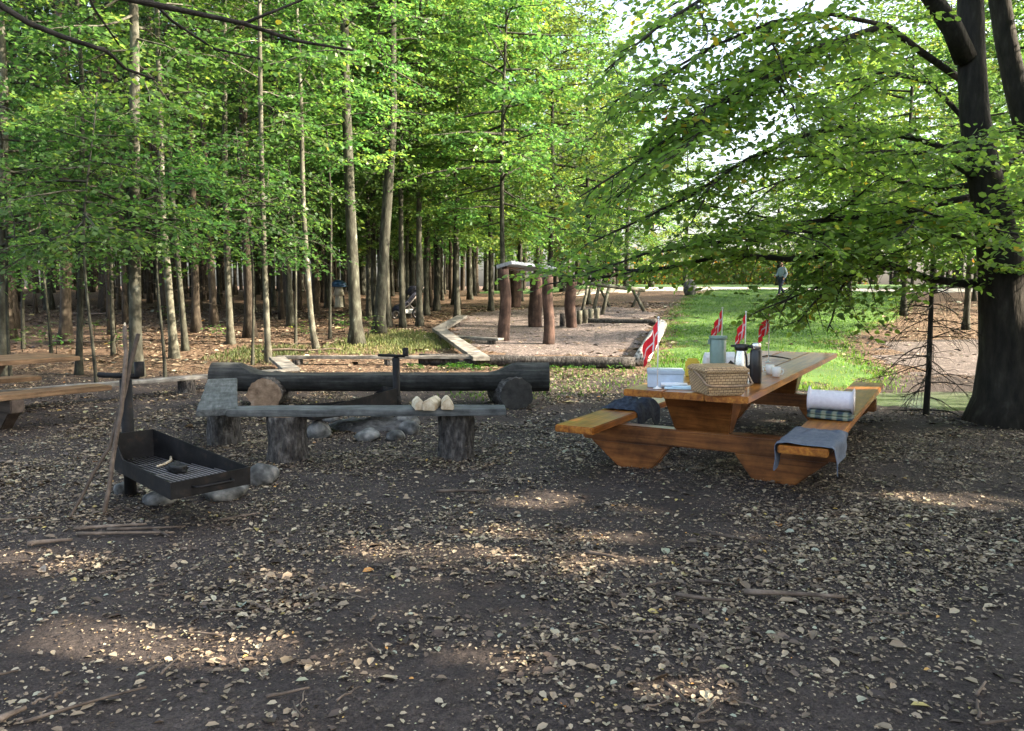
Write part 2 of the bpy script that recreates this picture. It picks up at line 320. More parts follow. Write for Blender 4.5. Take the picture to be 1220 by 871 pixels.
# ------------------------------------------------------------------ leaves
FLOOR = []
CARVE = []   # (ground point, radius): real gaps in the crowns that let a sun patch through
class Leaves:
    def __init__(s): s.P = []; s.A = []; s.N = []; s.S = []; s.T = []
    def add(s, P, A, N, S, T): s.P.append(P); s.A.append(A); s.N.append(N); s.S.append(S); s.T.append(T)
    def prune(s, f):
        for i in range(len(s.P)):
            k = f(s.P[i]); s.P[i], s.A[i], s.N[i], s.S[i], s.T[i] = s.P[i][k], s.A[i][k], s.N[i][k], s.S[i][k], s.T[i][k]
    def build(s, name, mat, parent, shape=4, width=.62, origin=(0, 0, 0), carve=False, keep=None):
        P = np.concatenate(s.P); A = np.concatenate(s.A); N = np.concatenate(s.N); S = np.concatenate(s.S); T = np.concatenate(s.T)
        if carve and CARVE:
            ok = np.ones(len(P), bool); sd = np.array(SDIR)
            for g, r in CARVE:
                q = P+np.array(origin)-np.array(g); t = q@sd; dd = np.linalg.norm(q-np.outer(t, sd), axis=1); ok &= ~((dd < r) & (t > .5))
            P, A, N, S, T = P[ok], A[ok], N[ok], S[ok], T[ok]
        return leaf_mesh(name, P, A, N, S, T, mat, parent, shape, width)
def leaf_mesh(name, P, A, N, S, T, mat, parent, shape=4, width=.62, curl=.06):
    A = A/np.linalg.norm(A, axis=1, keepdims=True); B = np.cross(N, A); B /= np.linalg.norm(B, axis=1, keepdims=True)+1e-9; N = np.cross(A, B)
    hw = width/2
    if shape == 4: tmpl = [(0, 0, 0), (.45, hw, curl), (1, 0, 0), (.45, -hw, curl)]; q = [(0, 3, 2, 1)]
    else: tmpl = [(0, 0, 0), (.28, hw*.9, curl), (.68, hw*.85, curl*.8), (1, 0, -curl), (.68, -hw*.85, curl*.8), (.28, -hw*.9, curl)]; q = [(0, 3, 2, 1), (0, 5, 4, 3)]
    k = len(tmpl); n = len(P)
    V = np.empty((n, k, 3))
    for i, (a, b, c) in enumerate(tmpl): V[:, i] = P+S[:, None]*(a*A+b*B+c*N)
    base = (np.arange(n)*k)[:, None, None]
    Fc = (base+np.array(q)[None]).reshape(-1, 4)
    me = bpy.data.meshes.new(name)
    me.vertices.add(n*k); me.vertices.foreach_set('co', V.reshape(-1).astype(np.float32))
    me.loops.add(Fc.size); me.loops.foreach_set('vertex_index', Fc.reshape(-1).astype(np.int32))
    me.polygons.add(len(Fc)); me.polygons.foreach_set('loop_start', (np.arange(len(Fc))*4).astype(np.int32))
    me.update(calc_edges=True); me.validate()
    at_ = me.attributes.new('tint', 'FLOAT', 'POINT'); at_.data.foreach_set('value', np.repeat(T, k).astype(np.float32))
    me.materials.append(mat)
    o = bpy.data.objects.new(name, me); COL.objects.link(o)
    if parent is not None: o.parent = parent
    return o
def unit(v): return v/(np.linalg.norm(v)+1e-9)
UP = np.array([0, 0, 1.])
def twig_leaves(L, p0, d, ln, size, sp, rg, tint, droop=.12, flat=.35, along=.55):
    n = max(2, int(ln/sp)); t = (np.arange(n)+.7)/n
    P = p0+np.outer(t*ln, d); P[:, 2] -= droop*ln*t*t
    side = unit(np.cross(UP, d)); sg = np.where(np.arange(n) % 2 == 0, 1., -1.)
    A = along*d[None]+sg[:, None]*side[None]*.8+rg.normal(0, .25, (n, 3)); A[:, 2] -= .15
    N = UP[None]+rg.normal(0, flat, (n, 3))
    L.add(P+rg.normal(0, .012, (n, 3)), A, N, size*rg.uniform(.7, 1.25, n), np.clip(tint+rg.normal(0, .2, n), 0, .97)+.03*(rg.random(n) < .012))
def limb_sprays(L, W, pts, rg, size, sec_sp, sec_len, tint, ter=True, sp=.05, start=.12, wood=True, flat=.35, r_tw=.005, dr=(.0, -.25), jz=.12, zmin=None):
    """secondary twigs (with tertiary ones) along a limb polyline"""
    pts = np.array([list(p) for p in pts]); seg = np.linalg.norm(np.diff(pts, axis=0), axis=1); cum = np.concatenate([[0], np.cumsum(seg)]); tot = cum[-1]
    s = tot*start; k = 0
    clump = rg.uniform(0, 6.28)
    while s < tot:
        if zmin is None:
            if math.sin(s*5+clump) < -.55 and s < tot*.8: s += sec_sp*.7; continue
        i = min(np.searchsorted(cum, s)-1, len(seg)-1); i = max(i, 0); f = (s-cum[i])/seg[i]
        p = pts[i]*(1-f)+pts[i+1]*f; d = unit(pts[i+1]-pts[i]); side = unit(np.cross(UP, d))*(1 if k % 2 else -1)
        u = s/tot; ln = sec_len*(1.05-.65*u)*rg.uniform(.6, 1.25)
        a = R(rg.uniform(35, 65)); dd = d*math.cos(a)+side*math.sin(a); dd[2] += rg.uniform(dr[1], dr[0]) + rg.normal(0, jz); dd = unit(dd)
        if zmin is not None and (p+dd*ln)[2]-.1*ln < zmin: s += sec_sp*.5; k += 1; continue
        tt = np.clip(tint+rg.normal(0, .1), 0, 1)
        if ter and ln > .35:
            m = int(ln/.13)
            for j in range(m):
                q = (j+.5)/m; pp = p+dd*ln*q-UP*.10*ln*q*q
                sd = unit(np.cross(UP, dd))*(1 if j % 2 else -1); b = R(rg.uniform(35, 60)); d3 = unit(dd*math.cos(b)+sd*math.sin(b)+np.array([0, 0, rg.normal(-.05, .15)]))
                twig_leaves(L, pp, d3, ln*.38*(1.1-.6*q)*rg.uniform(.7, 1.2)+.06, size, sp, rg, tt, flat=flat)
        twig_leaves(L, p, dd, ln, size, sp*1.4, rg, tt, flat=flat)
        if wood and W is not None:
            W.tube([p, p+dd*ln*.5-UP*.025*ln, p+dd*ln*.95-UP*.1*ln], [r_tw*1.5, r_tw, r_tw*.4], 3, False)
        s += sec_sp*rg.uniform(.6, 1.4); k += 1
    if True:
        d = unit(pts[-1]-pts[-2]); twig_leaves(L, pts[-1], d, .3, size, sp, rg, tint, flat=flat)

def trunk_path(h, r0, rg, lean=(0, 0), wig=.12, n=14):
    ph = rg.uniform(0, 6, 4); pts = []; rad = []
    for i in range(n+1):
        t = (i/n)**1.25; z = h*t
        x = lean[0]*t+wig*math.sin(ph[0]+t*4)*t; y = lean[1]*t+wig*math.sin(ph[1]+t*4.6)*t
        pts.append(Vector((x, y, z-.08 if i == 0 else z)))
        rad.append(r0*(1-t)**.75+.012+r0*.75*math.exp(-z/.22))
    return pts, rad
def along_path(pts, z):
    for i in range(len(pts)-1):
        if pts[i+1].z >= z:
            f = (z-pts[i].z)/max(1e-6, pts[i+1].z-pts[i].z); return pts[i].lerp(pts[i+1], f), i+f
    return pts[-1].copy(), len(pts)-1
def make_tree_meshes(parent, h, r0, seed, z0, nl, lmax, leaf, bark, size=.11, sec_sp=.3, sec_len=1.1, lean=(0, 0), wig=.12, tint=.5, top=.3, ter=True, sp=.075, up=(.35, -.1), sides=10, carve=False, origin=(0, 0, 0), pts=None, rad=None, zmid=.35, dead=0, twigs=False):
    rg = np.random.default_rng(seed)
    if pts is None: pts, rad = trunk_path(h, r0, rg, lean, wig)
    W = MB(); W.tube(pts, rad, sides, True, .10, seed)
    L = Leaves(); ph = rg.uniform(0, 6)
    for i in range(nl):
        t = (i+.5)/nl; z = z0+(h-z0)*t*.98; p, fi = along_path(pts, z)
        a = ph+i*2.39996+rg.normal(0, .25)
        prof = (t/zmid)**.5 if t < zmid else 1-(1-top)*((t-zmid)/(1-zmid))**1.3
        ln = lmax*max(.25, prof)*rg.uniform(.65, 1.15)
        e = up[1]+(up[0]-up[1])*t+rg.normal(0, .2)
        d = np.array([math.cos(a)*math.cos(e), math.sin(a)*math.cos(e), math.sin(e)]); q = np.array(p); lp = [q.copy()]
        m = 4
        for j in range(m):
            d = unit(d+rg.normal(0, .12, 3)+np.array([0, 0, -.06])); q = q+d*ln/m; lp.append(q.copy())
        if carve and CARVE:
            q_ = np.array(lp)+np.array(origin); bad = False
            for g_, r_ in CARVE:
                v_ = q_-g_; t_ = v_@np.array(SDIR); bad |= bool((np.linalg.norm(v_-np.outer(t_, SDIR), axis=1) < r_*.9).any())
            if bad: continue
        r = max(.008, ln*.011); W.tube(lp, [r*1.3, r, r*.75, r*.5, r*.25], 4, False)
        limb_sprays(L, W if twigs else None, lp, rg, size, sec_sp, sec_len, np.clip(tint+rg.normal(0, .12), 0, 1), ter, sp, .15, flat=.65, jz=.25)
    for i in range(dead):
        z = rg.uniform(.9, z0+1); a = rg.uniform(0, 6.28); ln = rg.uniform(.3, 1.2); d = np.array([math.cos(a), math.sin(a), -.15]); q = np.array(along_path(pts, z)[0])
        W.tube([q, q+d*ln*.5, q+d*ln+np.array([0, 0, -.12*ln])], [.010, .007, .002], 3, False)
    tr = W.build('trunk', bark, parent)
    cr = L.build('crown', leaf, parent, 4, .66, origin, carve)
    return tr, cr

# ================================================================== GROUND
def axis(segs):
    out = []
    for a, b, s in segs: out.append(np.arange(a, b, s))
    return np.concatenate(out+[[segs[-1][1]]])
def ground_sheet():
    xs = axis([(-320, -60, 20), (-60, -14, 1.5), (-14, -5.6, .25), (-5.6, 5.6, .05), (5.6, 14, .25), (14, 60, 1.5), (60, 320, 20)])
    ys = axis([(-60, -6, 6), (-6, 2, .5), (2, 9, .05), (9, 15, .12), (15, 46, .4), (46, 90, 3), (90, 420, 22)])
    X, Y = np.meshgrid(xs, ys); Z = terrain(X, Y)
    near = (sstep(1.5, 3, Y)*(1-sstep(12, 18, Y))*(1-sstep(6, 16, np.abs(X)))).reshape(-1)
    P = np.stack([X.reshape(-1), Y.reshape(-1), Z.reshape(-1)], 1)
    idx = np.where(near > .01)[0]
    dz = np.zeros(len(P))
    for i in idx:
        v = Vector((P[i, 0], P[i, 1], 0))
        dz[i] = near[i]*(.022*mnoise.noise(v*1.7)+.013*mnoise.noise(v*5)+.009*mnoise.noise(v*12))
    P[:, 2] += dz
    ny, nx = X.shape; ii = np.arange(ny*nx).reshape(ny, nx)
    Fc = np.stack([ii[:-1, :-1], ii[:-1, 1:], ii[1:, 1:], ii[1:, :-1]], -1).reshape(-1, 4)
    me = bpy.data.meshes.new('ground')
    me.vertices.add(len(P)); me.vertices.foreach_set('co', P.reshape(-1).astype(np.float32))
    me.loops.add(Fc.size); me.loops.foreach_set('vertex_index', Fc.reshape(-1).astype(np.int32))
    me.polygons.add(len(Fc)); me.polygons.foreach_set('loop_start', (np.arange(len(Fc))*4).astype(np.int32))
    me.update(calc_edges=True); me.validate()
    lit = np.maximum(sstep(12.5, 15.5, P[:, 1]-.28*np.maximum(0, -P[:, 0]-3)*0), 0)*.62+.1
    a = me.attributes.new('litter', 'FLOAT', 'POINT'); a.data.foreach_set('value', lit.astype(np.float32))
    me.materials.append(M['ground']); me.shade_smooth()
    o = bpy.data.objects.new('ground', me); COL.objects.link(o); return kind(o, 'structure')
ground = ground_sheet()
def inside(poly, x, y):
    c = np.zeros(x.shape, bool); n = len(poly)
    for i in range(n):
        x1, y1 = poly[i]; x2, y2 = poly[(i+1) % n]
        t = (y1 > y) != (y2 > y)
        with np.errstate(divide='ignore', invalid='ignore'): xi = (x2-x1)*(y-y1)/(y2-y1+1e-12)+x1
        c ^= t & (x < xi)
    return c
def patch(name, poly, mat, step, lift, wob=.5, litter=None):
    poly = np.array(poly); x0, y0 = poly.min(0)-1; x1, y1 = poly.max(0)+1
    xs = np.arange(x0, x1, step); ys = np.arange(y0, y1, step); X, Y = np.meshgrid(xs, ys)
    wx = wob*np.sin(Y*2.1+X*.7)*.5+wob*.5*np.sin(Y*5.3+1)+RNG.normal(0, step*.25, X.shape); wy = wob*np.sin(X*1.9+2)*.5+wob*.5*np.sin(X*4.7)
    ins = inside([tuple(p) for p in poly], X+wx, Y+wy)
    keep = ins[:-1, :-1] & ins[1:, :-1] & ins[:-1, 1:] & ins[1:, 1:]
    Z = terrain(X, Y)+lift
    edge = np.zeros(X.shape, int); edge[:-1, :-1] += keep; edge[1:, :-1] += keep; edge[:-1, 1:] += keep; edge[1:, 1:] += keep
    Z = np.where(edge < 4, Z-lift-.03, Z)
    used = edge > 0; ids = -np.ones(X.shape, int); ids[used] = np.arange(used.sum())
    V = np.stack([X[used], Y[used], Z[used]], 1)
    ii = ids; Fc = np.stack([ii[:-1, :-1], ii[:-1, 1:], ii[1:, 1:], ii[1:, :-1]], -1)[keep]
    o = link_mesh(name, V.tolist(), Fc.tolist(), mat, smooth=True)
    if litter is not None:
        a = o.data.attributes.new('litter', 'FLOAT', 'POINT'); a.data.foreach_set('value', np.full(len(V), litter, np.float32))
    return o
def gp(px, py): p = at(px, py); return (p.x, p.y)
LAWN = [gp(772, 438), gp(790, 405), gp(800, 372), gp(818, 352), gp(850, 346), gp(905, 345), gp(1010, 347), gp(1090, 352), gp(1065, 384), gp(1012, 402), gp(1020, 425), gp(1066, 452), gp(1070, 468), gp(1000, 474), gp(900, 462), gp(810, 446)]
kind(patch('lawn', LAWN, M['lawn_soil'], .2, .03, .5), 'structure')
PLAY = [gp(340, 424), gp(520, 392), gp(560, 372), gp(640, 362), gp(790, 372), gp(788, 388), gp(758, 428), gp(560, 427)]
PLAY = [gp(575, 425), gp(522, 391), gp(556, 373), gp(640, 366), gp(720, 364), gp(792, 372), gp(785, 392), gp(757, 426)]
kind(patch('playground_surface', PLAY, M['bark_chips'], .2, .025, .3, .5), 'structure')
RB = [gp(1030, 418), gp(1060, 404), gp(1150, 404), gp(1330, 415), gp(1330, 455), gp(1180, 458), gp(1080, 462)]
kind(patch('bark_path', RB, M['bark_chips'], .2, .022, .5, .4), 'structure')
PATH = [(3, 41), (9, 43), (16, 44), (24, 42), (40, 40), (40, 46), (24, 49), (14, 52), (6, 50), (2, 47)]
kind(patch('gravel_path', PATH, M['sand'], .5, .03, .8), 'structure')
MEAD = [(-4, 50), (-2, 95), (40, 95), (75, 70), (60, 46), (24, 49.5), (14, 52.5), (6, 50.5)]
kind(patch('meadow', MEAD, M['lawn_soil'], .8, .03, .8), 'structure')
# pond: a water sheet in its own hollow, covered with duckweed
pv = [(POND[0]+POND[2]*1.12*math.cos(a)*(1+.04*math.sin(5*a)), POND[1]+POND[3]*1.12*math.sin(a)*(1+.05*math.sin(4*a+1)), -.07) for a in np.linspace(0, 2*math.pi, 48, False)]
kind(link_mesh('pond_water', pv, [tuple(range(48))], M['duckweed']), 'structure')

def grass_mesh(name, n, poly, h, wd, mat, ymaxbias=1.0):
    poly_ = [tuple(p) for p in poly]; a = np.array(poly); x0, y0 = a.min(0); x1, y1 = a.max(0)
    u = RNG.random(n*4)**ymaxbias; X = RNG.uniform(x0, x1, n*4); Y = y0+(y1-y0)*u
    k = inside(poly_, X+RNG.normal(0, .18, n*4), Y+RNG.normal(0, .18, n*4)); X = X[k][:n]; Y = Y[k][:n]; m = len(X)
    P = np.stack([X, Y, terrain(X, Y)], 1)
    A = np.stack([RNG.normal(0, .35, m), RNG.normal(0, .35, m), np.ones(m)], 1); th = RNG.uniform(0, 6.28, m)
    N = np.stack([np.cos(th), np.sin(th), np.full(m, .15)], 1)
    cl = np.array([mnoise.noise(Vector((a_*.45, b_*.45, 2)))*.55+mnoise.noise(Vector((a_*1.7, b_*1.7, 5)))*.3 for a_, b_ in zip(X, Y)])+.45
    kk = cl < .92+RNG.normal(0, .12, m); P, A, N, cl = P[kk], A[kk], N[kk], cl[kk]; m = len(P)
    o = leaf_mesh(name, P, A, N, h*RNG.uniform(.4, 1.5, m)*(.7+.6*np.clip(1-cl, 0, 1)), np.clip(cl+RNG.normal(0, .2, m), 0, 1), mat, None, 4, wd)
    return kind(o, 'stuff')
o = grass_mesh('lawn_grass', 75000, LAWN, .06, .22, M['grass'], 1.7); tag(o, 'short bright green grass of the lawn behind the picnic table', 'grass')
MOSS = [gp(370, 422), gp(415, 402), gp(480, 394), gp(555, 404), gp(560, 414), gp(470, 424)]
o = grass_mesh('woodland_grass', 5500, MOSS, .08, .3, M['moss']); tag(o, 'thin yellowish grass around the foot of the forest edge trees', 'grass')
MOSS2 = [gp(240, 428), gp(300, 412), gp(365, 412), gp(370, 422), gp(300, 436)]
o = grass_mesh('mossy_grass', 2500, MOSS2, .06, .3, M['moss']); tag(o, 'sparse mossy grass under the slim forest edge trunks at left', 'grass')
VERGE = [gp(520, 470), gp(660, 437), gp(750, 440), gp(820, 452), gp(700, 475), gp(560, 480)]
o = grass_mesh('trodden_grass', 1500, VERGE, .05, .3, M['grass']); tag(o, 'sparse trodden grass between the log bench and the timber edging', 'grass')

# fallen leaves
def litter_mesh(name, n, y0, y1, size, label, thr=0.0, xlim=None, play=False):
    m = n*3; Y = y0+(y1-y0)*RNG.random(m)**.62; X = (RNG.random(m)*2-1)*(Y*.70+.8)
    den = np.array([mnoise.noise(Vector((x*.55, y*.55, 3)))*.9+mnoise.noise(Vector((x*1.9, y*1.9, 7)))*.75+mnoise.noise(Vector((x*.2+3, y*.2, 1)))*.3 for x, y in zip(X, Y)])
    keep = RNG.random(m) < np.clip(.26+den*1.0+thr-.10*np.clip((X-.5)/3, 0, 1), .07, 1)
    d = ((X-POND[0])/POND[2])**2+((Y-POND[1])/POND[3])**2; keep &= d > 1.3
    X = X[keep][:n]; Y = Y[keep][:n]; m = len(X)
    zz = terrain(X, Y)
    for i in range(m):
        if Y[i] < 18:
            v = Vector((X[i], Y[i], 0)); nr = float(sstep(1.5, 3, Y[i])*(1-sstep(12, 18, Y[i]))*(1-sstep(6, 16, abs(X[i]))))
            zz[i] += nr*(.022*mnoise.noise(v*1.7)+.013*mnoise.noise(v*5)+.009*mnoise.noise(v*12))
    th = RNG.uniform(0, 6.283, m); A = np.stack([np.cos(th), np.sin(th), RNG.normal(.03, .14, m)], 1)
    N = np.stack([RNG.normal(0, .26, m), RNG.normal(0, .26, m), np.ones(m)], 1)
    S = size*np.exp(RNG.normal(0, .42, m)); P = np.stack([X, Y, zz+.006+np.abs(RNG.normal(0, .006, m))], 1); P -= A*S[:, None]*.5
    P[:, 2] = np.maximum(P[:, 2], zz+.003)
    o = leaf_mesh(name, P, A, N, S, RNG.beta(1.6, 1.5, m), M['litter'], None, 6, .62, .09)
    kind(o, 'stuff'); return tag(o, label, 'fallen leaves')
litter_mesh('fallen_leaves', 84000, 2.3, 15, .030, 'dry tan and brown beech leaves strewn over the dark dirt of the clearing')
litter_mesh('leaf_crumbs', 110000, 2.3, 9, .013, 'small dark crumbs of broken leaves and bark on the dirt of the clearing', .4)
litter_mesh('forest_leaf_litter', 30000, 14, 34, .075, 'brown leaf litter covering the forest floor beyond the benches', .25)

# ================================================================== PICNIC TABLES
def picnic_table(label):
    t = thing('picnic_table', label, 'picnic table')
    bm = bmesh.new()                                   # three wide boards
    for k, (a0, a1) in enumerate(((-.52, -.178), (-.174, .172), (.176, .52))):
        bm_box(bm, a1-a0, 5.146+.012*(k-1), .058, ((a0+a1)/2, 5.146/2, .766))
    bm_done(bm, 'tabletop', M['lacquer'], t, .008, 2)
    for s in (-1, 1):
        bm = bmesh.new()
        bm_box(bm, .365, 4.93, .062, (s*.945, 2.39, .42)); bm_done(bm, 'seat', M['lacquer'], t, .009, 2)
    for l in (.62, 3.75):
        bm = bmesh.new(); bm_box(bm, 2.27, .15, .155, (0, l, .311)); bm_done(bm, 'cross_beam', M['lacquer_cross'], t, .012, 2)
        for s in (-1, 1):
            bm = bmesh.new()
            y0, y1 = l-.068, l+.068
            pr = [(.28, .233), (1.06, .233), (.83, .035), (.77, -.01), (.48, -.01), (.43, .03)]
            a = [bm.verts.new((s*x, y0, z)) for x, z in pr]; b = [bm.verts.new((s*x, y1, z)) for x, z in pr]
            bm.faces.new(a); bm.faces.new(b[::-1]); n = len(pr)
            for i in range(n): bm.faces.new((a[i], b[i], b[(i+1) % n], a[(i+1) % n]))
            bm_done(bm, 'foot', M['lacquer_cross'], t, .012, 2)
        bm = bmesh.new()
        tp = [(-.31, l-.24), (.31, l-.24), (.31, l+.24), (-.31, l+.24)]; bt = [(-.24, l-.07), (.24, l-.07), (.24, l+.07), (-.24, l+.07)]
        bm_prism(bm, tp, bt, .7365, .389); bm_done(bm, 'pedestal', M['lacquer_cross'], t, .008, 2)
    return t
TX, TY, TTH = 1.391, 6.312, .517
table = picnic_table('long lacquered orange wood picnic table set with basket, flasks and flags')
table.location = (TX, TY, 0); table.rotation_euler = (0, 0, -TTH)
th2 = .62
c2, s2 = math.cos(th2), math.sin(th2)
# far end (its local l=0 end) of the left table lands at px 82..125
ex, ey = -5.05, 9.72    # outer corner of the visible seat
ox, oy = ex-1.1275*c2, ey+1.1275*s2
tab2 = dup(table, (ox-.02*s2, oy-.02*c2, 0), -th2+math.pi, 'dull brown wooden picnic table cut off by the left edge, nothing on it')
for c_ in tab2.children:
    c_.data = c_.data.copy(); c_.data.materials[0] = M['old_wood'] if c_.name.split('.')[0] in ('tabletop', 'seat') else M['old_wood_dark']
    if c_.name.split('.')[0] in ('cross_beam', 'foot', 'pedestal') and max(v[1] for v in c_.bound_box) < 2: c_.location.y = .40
def tloc(a, l, z=0): return Vector((TX+a*math.cos(TTH)+l*math.sin(TTH), TY-a*math.sin(TTH)+l*math.cos(TTH), z))
ZT = .796; ZB = .452

# ---- things on the table
# card box with lid
p = at_z(808, 462, ZT)
t = thing('cake_box', 'pale blue-grey cardboard box with a lid on the left end of the picnic table', 'box', (p.x-.09, p.y+.12, ZT), R(-9))
bm = bmesh.new(); bm_box(bm, .30, .24, .125, (0, 0, .064)); bm_done(bm, 'box_body', M['box_blue'], t, .004)
bm = bmesh.new(); bm_box(bm, .312, .252, .036, (0, 0, .131)); bm_done(bm, 'lid', M['box_grey'], t, .006)
# napkins
p = at_z(806, 463, ZT)
t = thing('paper_napkins', 'white and pale blue paper napkins lying flat before the card box', 'napkins', (p.x, p.y, ZT), R(-12))
bm = bmesh.new(); bm_box(bm, .26, .15, .012, (.03, 0, .007)); bm_box(bm, .20, .13, .008, (.06, .01, .0175)); bm_done(bm, 'napkin_stack', M['blue_paper'], t, .003)
mb = MB(); mb.tube([(-.13, .03, .030), (.0, .035, .032), (.09, .04, .030)], [.016, .018, .015], 10); mb.build('rolled_napkin', M['white_paper'], t)
p = at_z(826, 449, ZT)
t = thing('yellow_packet', 'yellow card packet standing between the card box and the basket', 'packet', (p.x, p.y+.05, ZT), R(-20))
bm = bmesh.new(); bm_box(bm, .13, .06, .15, (0, 0, .076)); bm_box(bm, .10, .02, .03, (0, 0, .162)); bm_done(bm, 'packet', M['yellow'], t, .006)
# wicker basket
pL, pR = at_z(843.5, 472.5, ZT), at_z(887, 471.5, ZT)
ang = math.atan2(pR.y-pL.y, pR.x-pL.x); wdt = (pR-pL).length; dpt = .34
cx = (pL+pR)/2 + Vector((-math.sin(ang), math.cos(ang), 0))*dpt/2
t = thing('wicker_basket', 'tan woven picnic basket with closed lid and folded handle on the table', 'basket', (cx.x, cx.y, ZT), ang)
bm = bmesh.new(); w2, d2 = wdt/2, dpt/2
bm_prism(bm, [(-w2-.03, -d2-.02), (w2+.03, -d2-.02), (w2+.03, d2+.02), (-w2-.03, d2+.02)], [(-w2, -d2), (w2, -d2), (w2, d2), (-w2, d2)], .185, .003)
bm_done(bm, 'basket_body', M['wicker'], t, .012, 3)
bm = bmesh.new(); bm_prism(bm, [(-w2-.02, -d2-.012), (w2+.02, -d2-.012), (w2+.02, d2+.012), (-w2-.02, d2+.012)], [(-w2-.042, -d2-.032), (w2+.042, -d2-.032), (w2+.042, d2+.032), (-w2-.042, d2+.032)], .228, .187)
bm_done(bm, 'lid', M['wicker'], t, .012, 3)
mb = MB(); hx = w2+.05
mb.tube([(-hx, 0, .185), (-hx-.004, -d2*.6, .165), (-hx+.01, -d2-.05, .10), (-hx+.05, -d2-.058, .086), (0, -d2-.06, .082), (hx-.05, -d2-.058, .086), (hx-.01, -d2-.05, .10), (hx+.004, -d2*.6, .165), (hx, 0, .185)], .009, 8)
mb.build('handle', M['cut_wood'], t)
# sage jug
p = at_d(855, 430, 7.2); p.z = ZT
t = thing('coffee_canister', 'tall sage green vacuum canister with a flat rim behind the basket', 'canister', p)
lathe('canister_body', [(.066, .002), (.070, .012), (.074, .38), (.072, .385)], M['jug_green'], t, 28)
lathe('lid', [(.080, .386), (.083, .39), (.083, .408), (.079, .413), (.02, .414)], M['jug_green'], t, 28)
bm = bmesh.new(); bm_box(bm, .02, .03, .05, (-.084, 0, .36)); bm_done(bm, 'spout', M['jug_green'], t, .006)
# steel jug
p = at_d(882.5, 440, 7.05); p.z = ZT
t = thing('steel_jug', 'steel vacuum jug with black lid and curved black handle', 'jug', p, R(-25))
lathe('jug_body', [(.060, .002), (.064, .01), (.064, .12), (.058, .22), (.046, .285), (.046, .29)], M['steel'], t, 28)
lathe('lid', [(.050, .291), (.058, .296), (.060, .335), (.050, .348), (.01, .35)], M['black'], t, 24)
bm = bmesh.new(); bm_box(bm, .05, .03, .02, (-.07, 0, .33)); bm_done(bm, 'spout', M['black'], t, .006)
mb = MB(); mb.tube([(.05, 0, .33), (.10, 0, .325), (.125, 0, .28), (.115, 0, .20), (.075, 0, .15), (.064, 0, .13)], [.014, .016, .015, .014, .012, .012], 8); mb.build('handle', M['black'], t)
# black flask
p = at_d(900, 450, 7.0); p.z = ZT
t = thing('black_flask', 'tall matt black vacuum flask with a steel screw cap', 'flask', p)
lathe('flask_body', [(.049, .002), (.053, .008), (.053, .285), (.045, .30), (.04, .304)], M['black'], t, 28)
lathe('cap', [(.041, .305), (.043, .31), (.043, .35), (.039, .362), (.01, .366)], M['steel'], t, 24)
# cartons behind
for px, dd, lab, rz in ((844, 7.7, 'white drink carton left of the sage canister', .2), (870, 7.75, 'white printed drink carton between the sage canister and the steel jug', -.1)):
    p = at_d(px, 430, dd); t = thing('drink_carton', lab, 'carton', (p.x, p.y, ZT), rz, 'white cartons behind the basket')
    bm = bmesh.new(); bm_box(bm, .085, .085, .17, (0, 0, .087)); bm_done(bm, 'carton_body', M['white_paper'], t, .004)
    bm = bmesh.new(); bm_prism(bm, [(-.042, -.004), (.042, -.004), (.042, .004), (-.042, .004)], [(-.042, -.042), (.042, -.042), (.042, .042), (-.042, .042)], .225, .1735); bm_done(bm, 'gable_top', M['white_paper'], t, .002)
    if px == 870:
        bm = bmesh.new(); bm_box(bm, .05, .003, .05, (0, -.0442, .11), Matrix.Rotation(.7, 4, 'Y')); bm_done(bm, 'print', M['black'], t, 0)
# mugs
def mug(px, py, lab, rz):
    p = at_z(px, py, ZT); t = thing('mug', lab, 'mug', (p.x, p.y, ZT), rz, 'white mugs on the picnic table')
    lathe('mug_body', [(.030, .002), (.036, .004), (.041, .05), (.043, .095), (.040, .095), (.037, .05), (.03, .012), (.001, .01)], M['mug'], t, 24)
    mb = MB(); mb.tube([(.04, 0, .075), (.062, 0, .072), (.068, 0, .05), (.058, 0, .028), (.038, 0, .025)], .006, 8); mb.build('handle', M['mug'], t)
mug(917, 446, 'white china mug on the picnic table nearest the black flask', 2.6)
mug(924.5, 449, 'white china mug on the table edge side, right of the other mug', -.4)
mb = MB(); a = at_z(905, 425.5, ZT+.02); b = at_z(922, 424.5, ZT+.035); c = at_z(942, 428, ZT+.012)
mb.tube([a, a.lerp(b, .5)+Vector((0, 0, .012)), b, b.lerp(c, .5)+Vector((0, 0, .004)), c], [.008, .01, .011, .010, .007], 6)
tag(mb.build('twig', M['stick']), 'dark crooked twig lying across the far half of the tabletop', 'twig')
